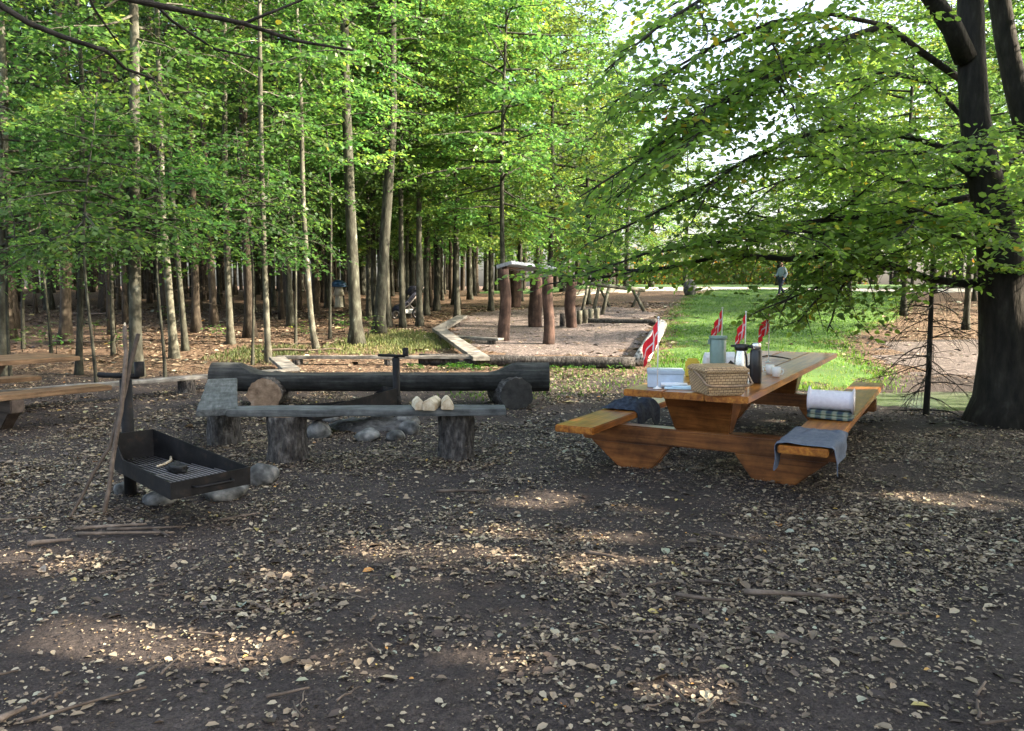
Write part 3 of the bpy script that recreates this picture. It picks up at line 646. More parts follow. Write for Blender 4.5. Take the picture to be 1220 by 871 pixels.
# flags
def flag(px, d, ztop, lab, lean, wid, fh, rz, fold=1.0):
    p = at_d(px, 440, d); p.z = ZT; hgt = ztop-ZT
    t = thing('table_flag', lab, 'flag', p, rz, 'small red and white flags on the picnic table')
    lathe('base', [(.035, .001), (.036, .008), (.012, .014), (.006, .03)], M['pole_white'], t, 16)
    mb = MB(); mb.tube([(0, 0, .012), (0, 0, hgt)], .0055, 8); mb.build('pole', M['pole_white'], t)
    lathe('finial', [(.001, hgt), (.010, hgt+.006), (.011, hgt+.013), (.005, hgt+.022)], M['pole_white'], t, 10)
    # hanging cloth: width u runs away from the pole and sags, v runs down the hoist
    nu, nv = 26, 20; LU, LV = .34, .26; vs = []
    for j in range(nv+1):
        for i in range(nu+1):
            u = i/nu; v = j/nv
            sag = u*LU*.93*lean; out = u*wid + .012*math.sin(u*9*fold+v*2)*u
            yy = .030*math.sin(u*11*fold+v*2.5)*min(1, u*3)*fold
            vs.append((-.006-out*(1-.12*v), yy, hgt-.01-v*fh*(1-.25*u)-sag))
    red, white = [], []
    def quad(i, j): k = j*(nu+1)+i; return (k, k+1, k+nu+2, k+nu+1)
    for j in range(nv):
        for i in range(nu):
            (white if (8 <= i <= 9 or 9 <= j <= 10) else red).append(quad(i, j))
    me = bpy.data.meshes.new('flag_cloth'); me.from_pydata(vs, [], red+white); me.materials.append(M['red']); me.materials.append(M['white_cloth'])
    me.polygons.foreach_set('material_index', [0]*len(red)+[1]*len(white)); me.shade_smooth(); me.update()
    o = bpy.data.objects.new('flag_cloth', me); COL.objects.link(o); o.parent = t
    sm = o.modifiers.new('thickness', 'SOLIDIFY'); sm.thickness = .0015
flag(783.5, 6.56, 1.385, 'red flag with white cross beside the card box, fully visible on its thin pole', .80, .135, .20, R(8))
flag(859, 8.5, 1.43, 'small red flag with white cross rising behind the sage canister', .72, .11, .19, R(0), 1.3)
flag(887, 7.9, 1.40, 'small red flag with white cross rising behind the steel jug', .72, .10, .20, R(0), 1.2)
flag(915, 9.1, 1.395, 'small red flag with white cross to the right of the black flask', .66, .13, .22, R(4), 1.1)

# ---- cloth on the seats
def cloth_sheet(name, fn, nu, nv, mat, label, cat, thick=.008, loc=(0, 0, 0), rz=0):
    vs = [fn(i/nu, j/nv) for j in range(nv+1) for i in range(nu+1)]
    fs = [(j*(nu+1)+i, j*(nu+1)+i+1, (j+1)*(nu+1)+i+1, (j+1)*(nu+1)+i) for j in range(nv) for i in range(nu)]
    o = link_mesh(name, vs, fs, mat, smooth=True, loc=loc); o.rotation_euler = (0, 0, rz)
    m = o.modifiers.new('thickness', 'SOLIDIFY'); m.thickness = thick; m.offset = 1
    s = o.modifiers.new('smooth', 'SUBSURF'); s.levels = 1; s.render_levels = 1
    return tag(o, label, cat)
def towel(u, v):
    # v along seat (0 near end), u across: outside the seat edges it hangs
    l = -.062+v*.80; wl = .22*(1-v*.75); wr = .21*(1-v*.45)
    tot = wl+.385+wr; s = -wl+u*tot
    nz = mnoise.noise(Vector((u*4, v*5, 0)))+.6*mnoise.noise(Vector((u*9, v*3, 7)))
    if s < 0: a = .755-.014+nz*.016+.016*math.sin(v*13)*(-s)/.2; z = ZB+.012+s; l2 = l-.02*(-s)/.2
    elif s > .385: a = .755+.385+.018+nz*.022+.022*math.sin(v*11+1)*(s-.385)/.2+(s-.385)*.10; z = ZB+.012-(s-.385); l2 = l-.05*(s-.385)/.2
    else: a = .755+s; z = ZB+.008+abs(nz)*.020; l2 = l
    return (a, l2+.01*mnoise.noise(Vector((u*3, v*3, 5))), z)
cloth_sheet('blanket', towel, 40, 24, M['towel'], 'grey-blue blanket draped over the near end of the right seat', 'blanket', .007, (TX, TY, 0), -TTH)
def jacket(u, v):
    a = -1.13+u*.40; l = .98+v*.62
    n1 = mnoise.noise(Vector((u*3.2, v*4, 2))); n2 = mnoise.noise(Vector((u*8, v*9, 6)))
    bump_ = math.sin(math.pi*u)**.5*math.sin(math.pi*v)**.5 if 0 < u < 1 and 0 < v < 1 else 0
    z = ZB+.008+bump_*(.075+.09*n1+.045*n2+.02*mnoise.noise(Vector((u*18, v*16, 1))))
    return (a+.02*n2+.02*n1, l+.03*n1+.02*n2, z)
def jacket2(u, v):
    a, l, z = jacket(u, v)
    if u > .86: k = (u-.86)/.14; a = -.752+.01*math.sin(v*14); z = ZB+.012-k*.17*(1+.3*math.sin(v*9))
    return (a, l, z)
cloth_sheet('jacket', jacket2, 34, 30, M['denim'], 'crumpled dark grey-blue jacket lying on the left seat of the picnic table', 'jacket', .008, (TX, TY, 0), -TTH)
p0 = at_z(961, 499, ZB); p1 = at_z(1014, 503, ZB)
ang = math.atan2(p1.y-p0.y, p1.x-p0.x); ln = (p1-p0).length; cp = (p0+p1)/2+Vector((-math.sin(ang), math.cos(ang), 0))*.12
t = bmesh.new(); bm_box(t, ln, .26, .036, (0, 0, .019)); bm_box(t, ln*.99, .255, .034, (-.003, .004, .055))
bmesh.ops.subdivide_edges(t, edges=list(t.edges), cuts=3, use_grid_fill=True)
o = bm_done(t, 'plaid_blanket', M['plaid'], None, 0, 2, True, .012, (cp.x, cp.y, ZB+.004), (0, 0, ang)); m = o.modifiers.new('s', 'SUBSURF'); m.render_levels = 1
tag(o, 'folded green and dark plaid blanket under the white roll on the right seat', 'blanket')
mb = MB(); n = 22; pts = []; rad = []
for i in range(n+1):
    x = -ln*.5+ln*1.02*i/n; pts.append((x, 0, 0)); rad.append(.09** (.86 if i in (0, n) else 1))
mb.tube(pts, rad, 22, True, .03, 4)
o = mb.build('rolled_blanket', M['white_roll'], loc=(cp.x, cp.y+.01, ZB+.17)); o.rotation_euler = (0, 0, ang)
tag(o, 'thick white fleece blanket rolled up on top of the plaid blanket', 'blanket')

# ================================================================== FIRE PLACE
def stump_mesh(name, parent, x, y, z0, h, r, seed, mat, capmat):
    n = 56; vs = []; fs = []; rings = 16
    for i in range(rings+1):
        z = z0+h*i/rings
        for k in range(n):
            a = 2*math.pi*k/n
            q = mnoise.noise(Vector((math.cos(a)*2.2+seed, math.sin(a)*2.2, z*2)))*.05+abs(mnoise.noise(Vector((math.cos(a)*5+seed, math.sin(a)*5, z*3.5))))*.16-.05+.03*mnoise.noise(Vector((math.cos(a)*14+seed, math.sin(a)*14, z*9)))
            rr = r*(1+q+.10*math.exp(-(z-z0)/.08)); vs.append((x+rr*math.cos(a), y+rr*math.sin(a), z))
    for i in range(rings):
        for k in range(n): fs.append((i*n+k, i*n+(k+1) % n, (i+1)*n+(k+1) % n, (i+1)*n+k))
    c0 = len(fs); fs.append(tuple(range(n-1, -1, -1))); fs.append(tuple(rings*n+k for k in range(n)))
    me = bpy.data.meshes.new(name); me.from_pydata(vs, [], fs); me.materials.append(mat); me.materials.append(capmat); me.shade_smooth()
    me.polygons[c0].material_index = 1; me.polygons[c0+1].material_index = 1; me.polygons[c0].use_smooth = False; me.polygons[c0+1].use_smooth = False
    o = bpy.data.objects.new(name, me); COL.objects.link(o)
    if parent is not None: o.parent = parent
    return o
def plank(name, a, b, wdt, th, mat, parent, jit=.006, bev=.008, rel=None):
    """board from a to b (centre of top face)"""
    a = Vector(a); b = Vector(b); ln = (b-a).length; an = math.atan2(b.y-a.y, b.x-a.x)
    bm = bmesh.new(); bm_box(bm, ln, wdt, th, (0, 0, -th/2))
    bmesh.ops.subdivide_edges(bm, edges=[e for e in bm.edges if abs((e.verts[0].co-e.verts[1].co).x) > ln*.5], cuts=14)
    if bev: bmesh.ops.bevel(bm, geom=[e for e in bm.edges if e.is_manifold and e.calc_face_angle(0) > .5], offset=bev, segments=2, affect='EDGES')
    o = bm_done(bm, name, mat, parent, 0, 1, False, jit)
    m = (a+b)/2; o.location = m; o.rotation_euler = (0, -math.atan2(b.z-a.z, math.hypot(b.x-a.x, b.y-a.y)), an)
    return o
# front bench
aL, aR = at_z(271, 488, .515), at_z(602, 487, .515)
aL.y += .10; aR.y += .12
t = thing('plank_bench', 'long grey plank bench on two stumps with firewood lying on it', 'bench', (-1.3, 7.3, 0))
off = Vector((-1.3, 7.3, 0))
plank('seat', aL-off, aR-off, .32, .062, M['grey_plank'], t, .008)
for px, py, r in ((338.5, 553, .178), (543, 548, .172)):
    p = at(px, py, 0)
    stump_mesh('stump_leg', t, p.x-off.x, p.y+.12-off.y, -.04, .49, r, px, M['log_bark'], M['cut_wood'])
# left bench
near, far = at_z(258.6, 488, .515), at_z(265, 451, .515)
off = Vector((near.x, near.y, 0))
t = thing('plank_bench', 'grey plank bench on stumps pointing away from view, left of the fire ring', 'bench', off)
plank('seat', Vector((0, 0, .515)), far-off, .36, .062, M['grey_plank'], t, .008)
p = at(262, 533)
stump_mesh('stump_leg', t, p.x-off.x, p.y+.14-off.y, -.04, .49, .165, 5, M['log_bark'], M['cut_wood'])
stump_mesh('stump_leg', t, (far.x-off.x)*.85, (far.y-off.y)*.85, -.04, .49, .165, 9, M['log_bark'], M['cut_wood'])
# carved log bench
LB = 11.0
t = thing('log_bench', 'long dark carved log bench resting on two log rounds behind the fire ring', 'bench', (-1.85, LB, 0))
xl, xr = at_d(254, 447, LB).x+1.85, at_d(654, 447, LB).x+1.85
vs = []; fs = []; n = 24; NS = 60; r = .205; zc = .425
for i in range(NS+1):
    f = i/NS; x = xl+(xr-xl)*f; px = 254+400*f
    cut = .045 + .20*(1-float(sstep(272, 318, px))) + .20*float(sstep(578, 628, px))
    for k in range(n):
        a = 2*math.pi*k/n; rr = r*(1+.04*mnoise.noise(Vector((x*1.2, math.cos(a), math.sin(a))))+.03*mnoise.noise(Vector((x*4, math.cos(a)*3, math.sin(a)*3))))
        y = rr*math.cos(a); z = min(rr*math.sin(a), cut+.008*mnoise.noise(Vector((x*3, y*8, 0))))
        vs.append((x, y, z+zc))
for i in range(NS):
    for k in range(n): fs.append((i*n+k, i*n+(k+1) % n, (i+1)*n+(k+1) % n, (i+1)*n+k))
fs.append(tuple(range(n-1, -1, -1))); fs.append(tuple(NS*n+k for k in range(n)))
o = link_mesh('seat_log', vs, fs, M['charred_log'], t, False)
for px, py, m_ in ((315, 487, 'cut_wood'), (607, 486, 'dark_cut')):
    p = at(px, py)
    o = stump_mesh('log_round', t, 0, 0, -.42, .84, .228, px, M['log_bark'], M[m_]); o.rotation_euler = (R(90), 0, R(4 if px < 400 else 14))
    o.location = (p.x+1.85, LB-LB, .222)
# low plank bench at the back
a, b = at_z(-60, 470, .30), at_z(335, 440, .32); off = Vector((a.x, a.y, 0))
t = thing('low_plank', 'low weathered plank seat on short log blocks at the forest edge', 'bench', off)
plank('seat', a-off, b-off, .26, .05, M['pale_plank'], t, .012)
for f in (.12, .655, .93):
    q = a.lerp(b, f)-off; gz = tz(q.x+off.x, q.y+off.y)
    stump_mesh('log_block', t, q.x, q.y, gz-.03, q.z-.052-gz+.03, .125, f*30, M['log_bark'], M['cut_wood'])

# ---- grills
def make_grill(loc, ax, label):
    t = thing('swivel_grill', label, 'grill', loc, 0)
    ax = Vector(ax).normalized(); sd = Vector((-ax.y, ax.x, 0))      # ax: post -> handle, sd: left of it
    def Q(a, s, z): return ax*a+sd*s+Vector((0, 0, z))
    m = MB(); m.tube([(0, 0, -.1), (0, 0, .93)], .045, 16); m.build('post', M['iron'], t)
    m = MB(); m.tube([(-.22, .02, .965), (.11, -.02, .955)], .02, 8); m.tube([(0, 0, .93), (0, 0, .97)], .03, 8); m.build('cross_bar', M['iron'], t)
    lathe('sleeve', [(.034, .955), (.036, .96), (.036, 1.07), (.03, 1.07), (.03, .97)], M['iron'], t, 16, (.12, -.02, 0))
    cs = [(.10, .15, .53), (.10, -.15, .53), (1.28, -.285, .365), (1.28, .285, .375)]      # a, s, rim height
    zf = .255; th = .012
    bm = bmesh.new(); k = [bm.verts.new(Q(a, s, zf)) for a, s, _ in cs]; bm.faces.new(k)
    def rim(i, a, s): return cs[i][2]
    V = lambda a, s, z: bm.verts.new(Q(a, s, z))
    # side walls drop quickly from the tall back plate to a low rim
    for i, j in ((0, 3), (1, 2)):
        a0, s0, z0 = cs[i]; a1, s1, z1 = cs[j]
        am, sm = (a0+(a1-a0)*(.99 if i == 0 else .17), s0+(s1-s0)*(.99 if i == 0 else .17))
        bm.faces.new([V(a0, s0, zf), V(am, sm, zf), V(am, sm, z1), V(a0, s0, z0)]); bm.faces.new([V(am, sm, zf), V(a1, s1, zf), V(a1, s1, z1), V(am, sm, z1)])
    bm.faces.new([V(cs[0][0], cs[0][1], zf), V(cs[1][0], cs[1][1], zf), V(cs[1][0], cs[1][1], cs[1][2]), V(cs[0][0], cs[0][1], cs[0][2])])
    bm.faces.new([V(cs[2][0], cs[2][1], zf), V(cs[3][0], cs[3][1], zf), V(cs[3][0], cs[3][1], cs[3][2]), V(cs[2][0], cs[2][1], cs[2][2])])
    bmesh.ops.remove_doubles(bm, verts=bm.verts, dist=.002)
    o = bm_done(bm, 'pan', M['iron'], t, 0); sm_ = o.modifiers.new('thickness', 'SOLIDIFY'); sm_.thickness = th; sm_.offset = 0
    m = MB(); nb = 17
    for q in range(nb):
        s = -.258+.516*q/(nb-1); a0 = max(.13, .12+(abs(s)-.135)/.135*1.16) if abs(s) > .14 else .13
        if a0 < 1.2: m.tube([Q(a0, s, .318), Q(1.265, s, .318)], .0048, 5)
    for a in (.35, .75, 1.15): hw = .14+(a-.1)/1.18*.135-.02; m.tube([Q(a, -hw, .306), Q(a, hw, .306)], .007, 5)
    m.build('grate', M['steel_dark'], t)
    m = MB(); m.tube([Q(1.285, -.14, .315), Q(1.335, -.13, .315), Q(1.345, -.11, .315), Q(1.345, .11, .315), Q(1.335, .13, .315), Q(1.285, .14, .315)], .009, 8); m.build('handle', M['iron'], t)
    m = MB(); m.tube([(0, 0, .24), (0, 0, .40)], .058, 16); m.tube([Q(.02, 0, .30), Q(.11, 0, .30)], .03, 8); m.build('collar', M['iron'], t)
    return t
M['steel_dark'] = plain('scorched_grate', (.20, .185, .18), .45, .5)
g1 = at(156, 592)
make_grill((g1.x, g1.y, 0), (.93, -.80, 0), 'black iron pan grill with grate on a post, sticks leaning on it')
g2 = Vector((at_d(472, 440, 9.5).x, 9.5, 0))
def sub(): pass
gg = make_grill((g2.x, g2.y, 0), (-.80, -.72, 0), 'black iron pan grill swung over the stone fire ring behind the plank bench')
gg.scale = (1, 1, .88)
# charcoal lump and stick on the grate
AX = Vector((.93, -.80, 0)).normalized(); SD = Vector((-AX.y, AX.x, 0))
def on_grate(a, s, z=.324): return Vector((g1.x, g1.y, 0))+AX*a+SD*s+Vector((0, 0, z))
def rock(name, loc, sx, sy, sz, seed, mat, label, cat, rz=0, group=None, rough=.22, sub_=3):
    bm = bmesh.new(); bmesh.ops.create_icosphere(bm, subdivisions=sub_, radius=1)
    for v in bm.verts:
        d = v.co.normalized(); q = 1+rough*mnoise.noise(d*1.3+Vector((seed, seed*.7, 0)))+rough*.4*mnoise.noise(d*3.5+Vector((0, seed, 2)))
        v.co = Vector((d.x*sx, d.y*sy, d.z*sz))*q
    o = bm_done(bm, name, mat, None, 0, 1, True, 0, loc, (0, 0, rz)); return tag(o, label, cat, group)
pz = on_grate(.82, -.02)
rock('charcoal_lump', (pz.x, pz.y, pz.z+.03), .10, .045, .038, 4, M['charcoal'], 'burnt black chunk of wood lying on the grill grate', 'charcoal', R(-35), None, .7)
mb = MB(); mb.tube([on_grate(.30, .19, .335), on_grate(.45, .12, .332), on_grate(.55, .02, .333), on_grate(.58, -.05, .333)], [.009, .011, .010, .008], 6, True, .2)
tag(mb.build('peeled_stick', M['split_wood']), 'pale peeled stick lying across the grill grate', 'stick')
# leaning sticks
def px_tube(name, pl, d0, d1, r0, r1, mat, label, cat, n=7, wob=.15, group=None, z0=None):
    pts = []
    for i, (a, b) in enumerate(pl): pts.append(at_d(a, b, d0+(d1-d0)*i/(len(pl)-1)))
    if z0 is not None: pts[0].z = z0
    fine = []
    for i in range(len(pts)-1):
        for k in range(3): fine.append(pts[i].lerp(pts[i+1], k/3)+Vector((mnoise.noise(pts[i]*7+Vector((k, 0, 0))), 0, mnoise.noise(pts[i]*5+Vector((0, k, 0)))))*r0*.5)
    fine.append(pts[-1]); m = MB(); L_ = len(fine); m.tube(fine, [r0+(r1-r0)*i/(L_-1) for i in range(L_)], n, True, wob, r0*99)
    return tag(m.build(name, mat), label, cat, group)
px_tube('leaning_branch', [(82, 630), (93, 599), (112, 563), (130, 534), (146, 478), (155, 436), (165, 398)], 5.45, 6.02, .011, .016, M['stick'], 'long bent branch propped against the grill post, lower end furthest left', 'branch', z0=-.01)
px_tube('leaning_branch', [(124, 620), (132, 568), (139, 520), (146, 472), (150, 420), (149, 389)], 5.55, 6.02, .017, .015, M['stick'], 'upright branch with a whittled white tip propped against the grill post', 'branch', z0=-.01)
tp = at_d(149, 392, 6.02)
mb = MB(); mb.tube([tp+Vector((0, 0, -.02)), tp+Vector((0, 0, .05))], [.0155, .005], 8)
o = mb.build('whittled_tip', M['split_wood']); br_ = [q for q in bpy.data.objects if q.name == 'leaning_branch.001'][0]; o.parent = br_
# stones
def stone(px, py, w, h, seed, label, group=None, dx=0):
    p = at(px, py); k = p.y/F; rock('stone', (p.x+dx, p.y+w*k*.3, h*k*.30), w*k*.5, w*k*.42, h*k*.55, seed, M['stone'], label, 'stone', seed, group, .25)
stone(310, 577, 42, 26, 1.3, 'pale flat stone on the ground to the right of the pan grill')
stone(262, 597, 64, 20, 2.2, 'long flat stone under the front edge of the pan grill')
stone(186, 603, 40, 18, 3.1, 'greenish flat stone under the left corner of the pan grill')
stone(143, 590, 22, 18, 4.4, 'small stone at the foot of the grill post')
stone(378, 523, 34, 25, 5.1, 'large round grey stone at the left side of the fire ring')
stone(436, 526, 32, 17, 6.3, 'oval grey stone at the front of the fire ring, second from left')
stone(470, 526, 27, 15, 7.7, 'low grey stone at the front of the fire ring, beside the oval one')
stone(487, 518, 28, 20, 8.5, 'rounded grey stone at the right front of the fire ring')
stone(482, 508, 34, 18, 9.2, 'pale grey stone at the right back of the fire ring')
stone(417, 513, 16, 12, 10.4, 'small stone inside the fire ring behind the oval one')
stone(392, 503, 24, 16, 11.8, 'dark stone at the back left of the fire ring')
c_ = at(440, 508)
bm = bmesh.new(); bmesh.ops.create_icosphere(bm, subdivisions=4, radius=1)
for v in bm.verts: v.co = Vector((v.co.x*.52, v.co.y*.42, max(v.co.z, -.3)*.10*(1+.6*mnoise.noise(v.co*3.5))))
o = bm_done(bm, 'ash_bed', M['ash'], None, 0, 1, True, 0, (c_.x, c_.y, 0)); tag(kind(o, 'stuff'), 'black ash and charred bits inside the stone fire ring', 'ash')
# firewood
def log_split(px, py, r, seed, label, rz):
    p = at_z(px, py, .517); bm = bmesh.new(); pr = [(-.95, -.75), (.85, -.8), (1.0, -.2), (.35, .75), (-.1, .9), (-.9, .1)] if seed != 2 else [(-.8, -.78), (.8, -.78), (.95, .3), (.2, .85), (-.9, .35)]
    pr = [(x+.15*mnoise.noise(Vector((x+seed, y, 0))), y) for x, y in pr]; L_ = .15
    a = [bm.verts.new((x*r, -L_, y*r)) for x, y in pr]; b = [bm.verts.new((x*r*.95, L_, y*r)) for x, y in pr]
    bm.faces.new(a); bm.faces.new(b[::-1]); n = len(pr)
    for i in range(n): bm.faces.new((a[i], b[i], b[(i+1) % n], a[(i+1) % n]))
    me_ = bm_done(bm, 'firewood', M['split_wood'], None, .006, 2, False, .006, (p.x, p.y+.14, .517+r*.80), (0, 0, rz)); me_.data.materials.append(M['pale_bark'])
    return tag(me_, label, 'firewood', 'split firewood on the plank bench')
log_split(497, 489, .058, 1, 'split firewood log on the plank bench, furthest left', .25)
log_split(513, 489.5, .066, 2, 'split firewood log on the plank bench, middle one with darker face', -.1)
log_split(531, 488.5, .062, 3, 'split firewood log on the plank bench, furthest right and palest', .12)

# ---- twigs on the dirt
def twig(px, py, ln, an, r, label=None, bend=.1, group=None, mat='stick'):
    p = at(px, py); d = Vector((math.cos(an), math.sin(an), 0)); s = Vector((-d.y, d.x, 0)); m = MB(); pts = []
    for i in range(7):
        f = i/6-.5; q = p+d*ln*f+s*bend*ln*(.25-f*f)+s*.015*mnoise.noise(Vector((px, i, 0))); q.z = tz(q.x, q.y)+.02+r*.7+.008*mnoise.noise(Vector((px, i*2, 3))); pts.append(q)
    m.tube(pts, [r*(1-.08*i) for i in range(7)], 6, True, .25, px)
    return tag(m.build('twig', M[mat]), label or 'short dry twig lying among leaves on the dirt', 'twig', group)
twig(945, 717, .50, R(-8), .016, 'long dark twig with a pale broken end on the dirt at right')
twig(838, 720, .28, R(-18), .013, 'short dark twig on the dirt, left of the long dark twig', -.2)
twig(870, 646, .26, R(-35), .013, 'pale crooked twig on the dirt in front of the picnic table', .2)
twig(716, 667, .20, R(-28), .014, 'small pale twig in the sunny leaf patch at the centre')
twig(551, 589, .42, R(4), .014, 'long thin twig on the dirt in front of the plank bench', .05)
twig(150, 641, .62, R(3), .013, 'long dry twig, front one of the heap below the grill', .05)
twig(175, 634, .50, R(8), .012, 'long dry twig behind the front one in the heap below the grill', -.05)
twig(132, 633, .45, R(14), .014, 'thick dry twig at the left end of the heap below the grill', .08)
twig(193, 641, .22, R(-40), .012, 'short thick twig at the right end of the heap below the grill')
twig(20, 624, .35, R(15), .012, 'dark twig on the dirt at the far left, level with the grill')
twig(60, 652, .25, R(20), .018, 'short thick dark twig on the dirt below the leaning branches')
twig(285, 620, .30, R(40), .010, 'thin pale twig on the leaves right of the grill')
twig(105, 848, .42, R(38), .008, 'thin twig on the dirt near the bottom left corner')
twig(12, 862, .12, R(60), .016, 'thick short twig end in the bottom left corner')
twig(850, 700, .20, R(-20), .010, 'thin twig between the two dark twigs at right')
twig(805, 835, .16, R(-70), .009, 'small dark twig at the bottom, right of centre')
rr = random.Random(5)
for k in range(70):
    px = rr.uniform(5, 1215); py = 520+350*rr.random()**1.3
    if 60 < px < 320 and py < 640: continue
    if 690 < px < 1010 and py < 590: continue
    twig(px, py, rr.uniform(.06, .2), rr.uniform(0, 3.1), rr.uniform(.004, .008), None, rr.uniform(-.2, .2), 'small twigs scattered on the dirt')

# ================================================================== PLAYGROUND
def rail(name, a, b, r, mat, label, cat, n=12, half=False):
    m = MB(); pts = [a.lerp(b, i/16)+Vector((0, 0, .015*mnoise.noise(Vector((i*.7, a.x, 0))))) for i in range(17)]
    m.tube(pts, [r*(1+.08*mnoise.noise(Vector((i*.9, b.x, 2)))) for i in range(17)], n, True, .10, a.x)
    return tag(m.build(name, mat), label, cat)
a = at(500, 428, .10); b = at(757, 433, .10)
rail('edging_log', a, b, .115, M['log_bark'], 'long mossy log edging the front of the playground', 'log')
t0 = thing('timber_beam', 'low grey timber beam running left from the playground edging', 'beam', at(333, 427, 0))
a = at(330, 424, .17); b = at(575, 424, .2); plank('beam', a-t0.location, b-t0.location, .16, .06, M['pale_plank'], t0, .01)
for f in (.1, .55, .9):
    q = a.lerp(b, f)-t0.location; gz = tz(q.x+t0.location.x, q.y+t0.location.y)-t0.location.z
    stump_mesh('log_block', t0, q.x, q.y, gz-.05, q.z-.07-gz+.05, .10, f*9, M['log_bark'], M['cut_wood'])
a = at(765, 427, .16); b = at(788, 388, .16)
rail('birch_log', a, b, .16, M['birch'], 'white birch log edging the right side of the playground', 'log', 16)
a = at(700, 383, .06); b = at(782, 384, .06)
rail('edging_log', a, b, .10, M['log_bark'], 'thin dark log edging the back of the playground', 'log')
t0 = thing('balance_beam', 'zigzag grey plank balance beam along the left side of the playground', 'balance beam', at(545, 405, 0))
q0, q1, q2, q3 = at(572, 424, .22), at(523, 391, .24), at(550, 376, .26), at(558, 374, .2)
for i, (a, b) in enumerate(((q0, q1), (q1, q2))):
    d = (b-a).normalized()*.13
    plank('plank', a-t0.location-d*(.3 if i else 1), b-t0.location+d, .34, .08, M['pale_plank'], t0, .01).location.z += .003*i
for q in (q0.lerp(q1, .1), q0.lerp(q1, .85), q1.lerp(q2, .7)):
    gz = tz(q.x, q.y); stump_mesh('log_block', t0, q.x-t0.location.x, q.y-t0.location.y, gz-.1-t0.location.z, q.z-.085-gz+.1, .13, q.x, M['log_bark'], M['cut_wood'])
t0 = thing('balance_beam', 'short weathered plank beam reaching to the foot of the left playground post', 'balance beam', at(570, 402, 0))
a = at(541, 400, .16); b = at(597, 403, .18); plank('plank', a-t0.location, b-t0.location, .24, .06, M['pale_plank'], t0, .008)
q = a.lerp(b, .8)-t0.location; stump_mesh('log_block', t0, q.x, q.y, -.2, q.z+.135, .10, 4, M['log_bark'], M['cut_wood'])
t0 = thing('plank_step', 'grey plank lying behind the left end of the carved log bench', 'plank', at(340, 434, 0))
a = at(330, 425, .20); b = at(347, 439, .24); plank('plank', a-t0.location, b-t0.location, .30, .06, M['pale_plank'], t0, .008)
q = a.lerp(b, .5)-t0.location; stump_mesh('log_block', t0, q.x, q.y, -.12, q.z+.06, .10, 14, M['log_bark'], M['cut_wood'])
# shelter of posts with board roofs
def post(parent, name, px, py, top, wpx, mat, off, lean=0, wob=.12):
    p = at(px, py); k = p.y/F; r = wpx*k/2; h = at_d(px, top, p.y).z-p.z; m = MB()
    pts = [p-off+Vector((lean*h*i/8+.03*math.sin(i*.8+px), 0, -.1+(h+.1)*i/8)) for i in range(9)]
    m.tube(pts, [r*(1.06-.02*i) for i in range(9)], 14, True, wob, px); m.build(name, mat, parent); return p, h
so = at(620, 400); so.z = 0
t0 = thing('play_shelter', 'reddish brown log posts carrying small grey board roofs in the playground', 'play shelter', so)
ptops = []
for px, py, top, wp in ((601, 407, 321, 14), (614, 366, 322, 13), (638, 390, 325, 16), (653, 411, 326, 13.5)):
    p, h = post(t0, 'post', px, py, top, wp, M['red_post'], so); ptops.append(Vector((p.x, p.y, p.z+h)))
for (i, j) in ((0, 2), (3, 2)):
    a, b = ptops[i], ptops[j]; d = (b-a).normalized()
    b = b if i == 0 else a+d*.75; a = a-d*(.1 if i == 0 else .15); zz = max(a.z, b.z)+.13
    a.z = zz; b.z = zz+.05; o = plank('roof', a-so, b-so, .42, .09, M['roof_board'], t0, .01); o.rotation_euler.x = R(14 if i else -16)
m = MB(); m.tube([ptops[0]-so+Vector((0, 0, .03)), ptops[2]-so+Vector((0, 0, .03))], .06, 10); m.build('tie_beam', M['red_post'], t0)
m = MB(); m.tube([ptops[3]-so+Vector((0, 0, .03)), ptops[2]-so+Vector((0, 0, .03))], .06, 10); m.build('tie_beam', M['red_post'], t0)
# climbing frame of leaning pale poles
so = at(730, 378); so.z = 0
t0 = thing('climbing_frame', 'pale leaning poles and a thick post of the climbing frame right of the shelter', 'climbing frame', so)
post(t0, 'post', 680, 391, 330, 13, M['red_post'], so)
for (x0, y0, x1, y1, r) in ((716, 332, 705, 376, .07), (729, 330, 716, 376, .07), (702, 334, 690, 384, .06), (708, 330, 728, 366, .06), (752, 342, 770, 372, .07), (764, 344, 752, 366, .06)):
    b = at(x1, y1); a = at_d(x0, y0, b.y+.3); m = MB(); m.tube([b-so+Vector((0, 0, -.1)), a-so], [r, r*.85], 10, True, .1, x0); m.build('pole', M['pale_bark'], t0)
m = MB(); m.tube([at_d(700, 338, 24)-so, at_d(768, 346, 24.5)-so], .06, 10); m.build('cross_pole', M['pale_bark'], t0)
for i, (px, py, top) in enumerate(((670, 390, 374), (690, 387, 370), (697, 386, 369), (704, 384, 368), (711, 381, 367))):
    p = at(px, py); k = p.y/F; h = (py-top)*k; m = MB(); m.tube([p+Vector((0, 0, -.1)), p+Vector((0, 0, h*.6)), p+Vector((.01, 0, h))], 3.2*k, 9, True, .12, px)
    tag(m.build('stake', M['pale_bark'] if i else M['log_bark']), ('dark short stake left of the thick climbing frame post', 'short upright log of the low palisade, next to the thick post', 'short upright log of the low palisade, second from the thick post', 'short upright log of the low palisade, third from the thick post', 'short upright log of the low palisade, furthest right')[i], 'stake', 'low palisade logs in the playground')

# boulder on the lawn
p = at(822, 352); rock('boulder', (p.x, p.y, p.z+.3), .34, .3, .5, 3.3, M['stone'], 'grey upright boulder on the lawn left of the walking person', 'boulder', .4)

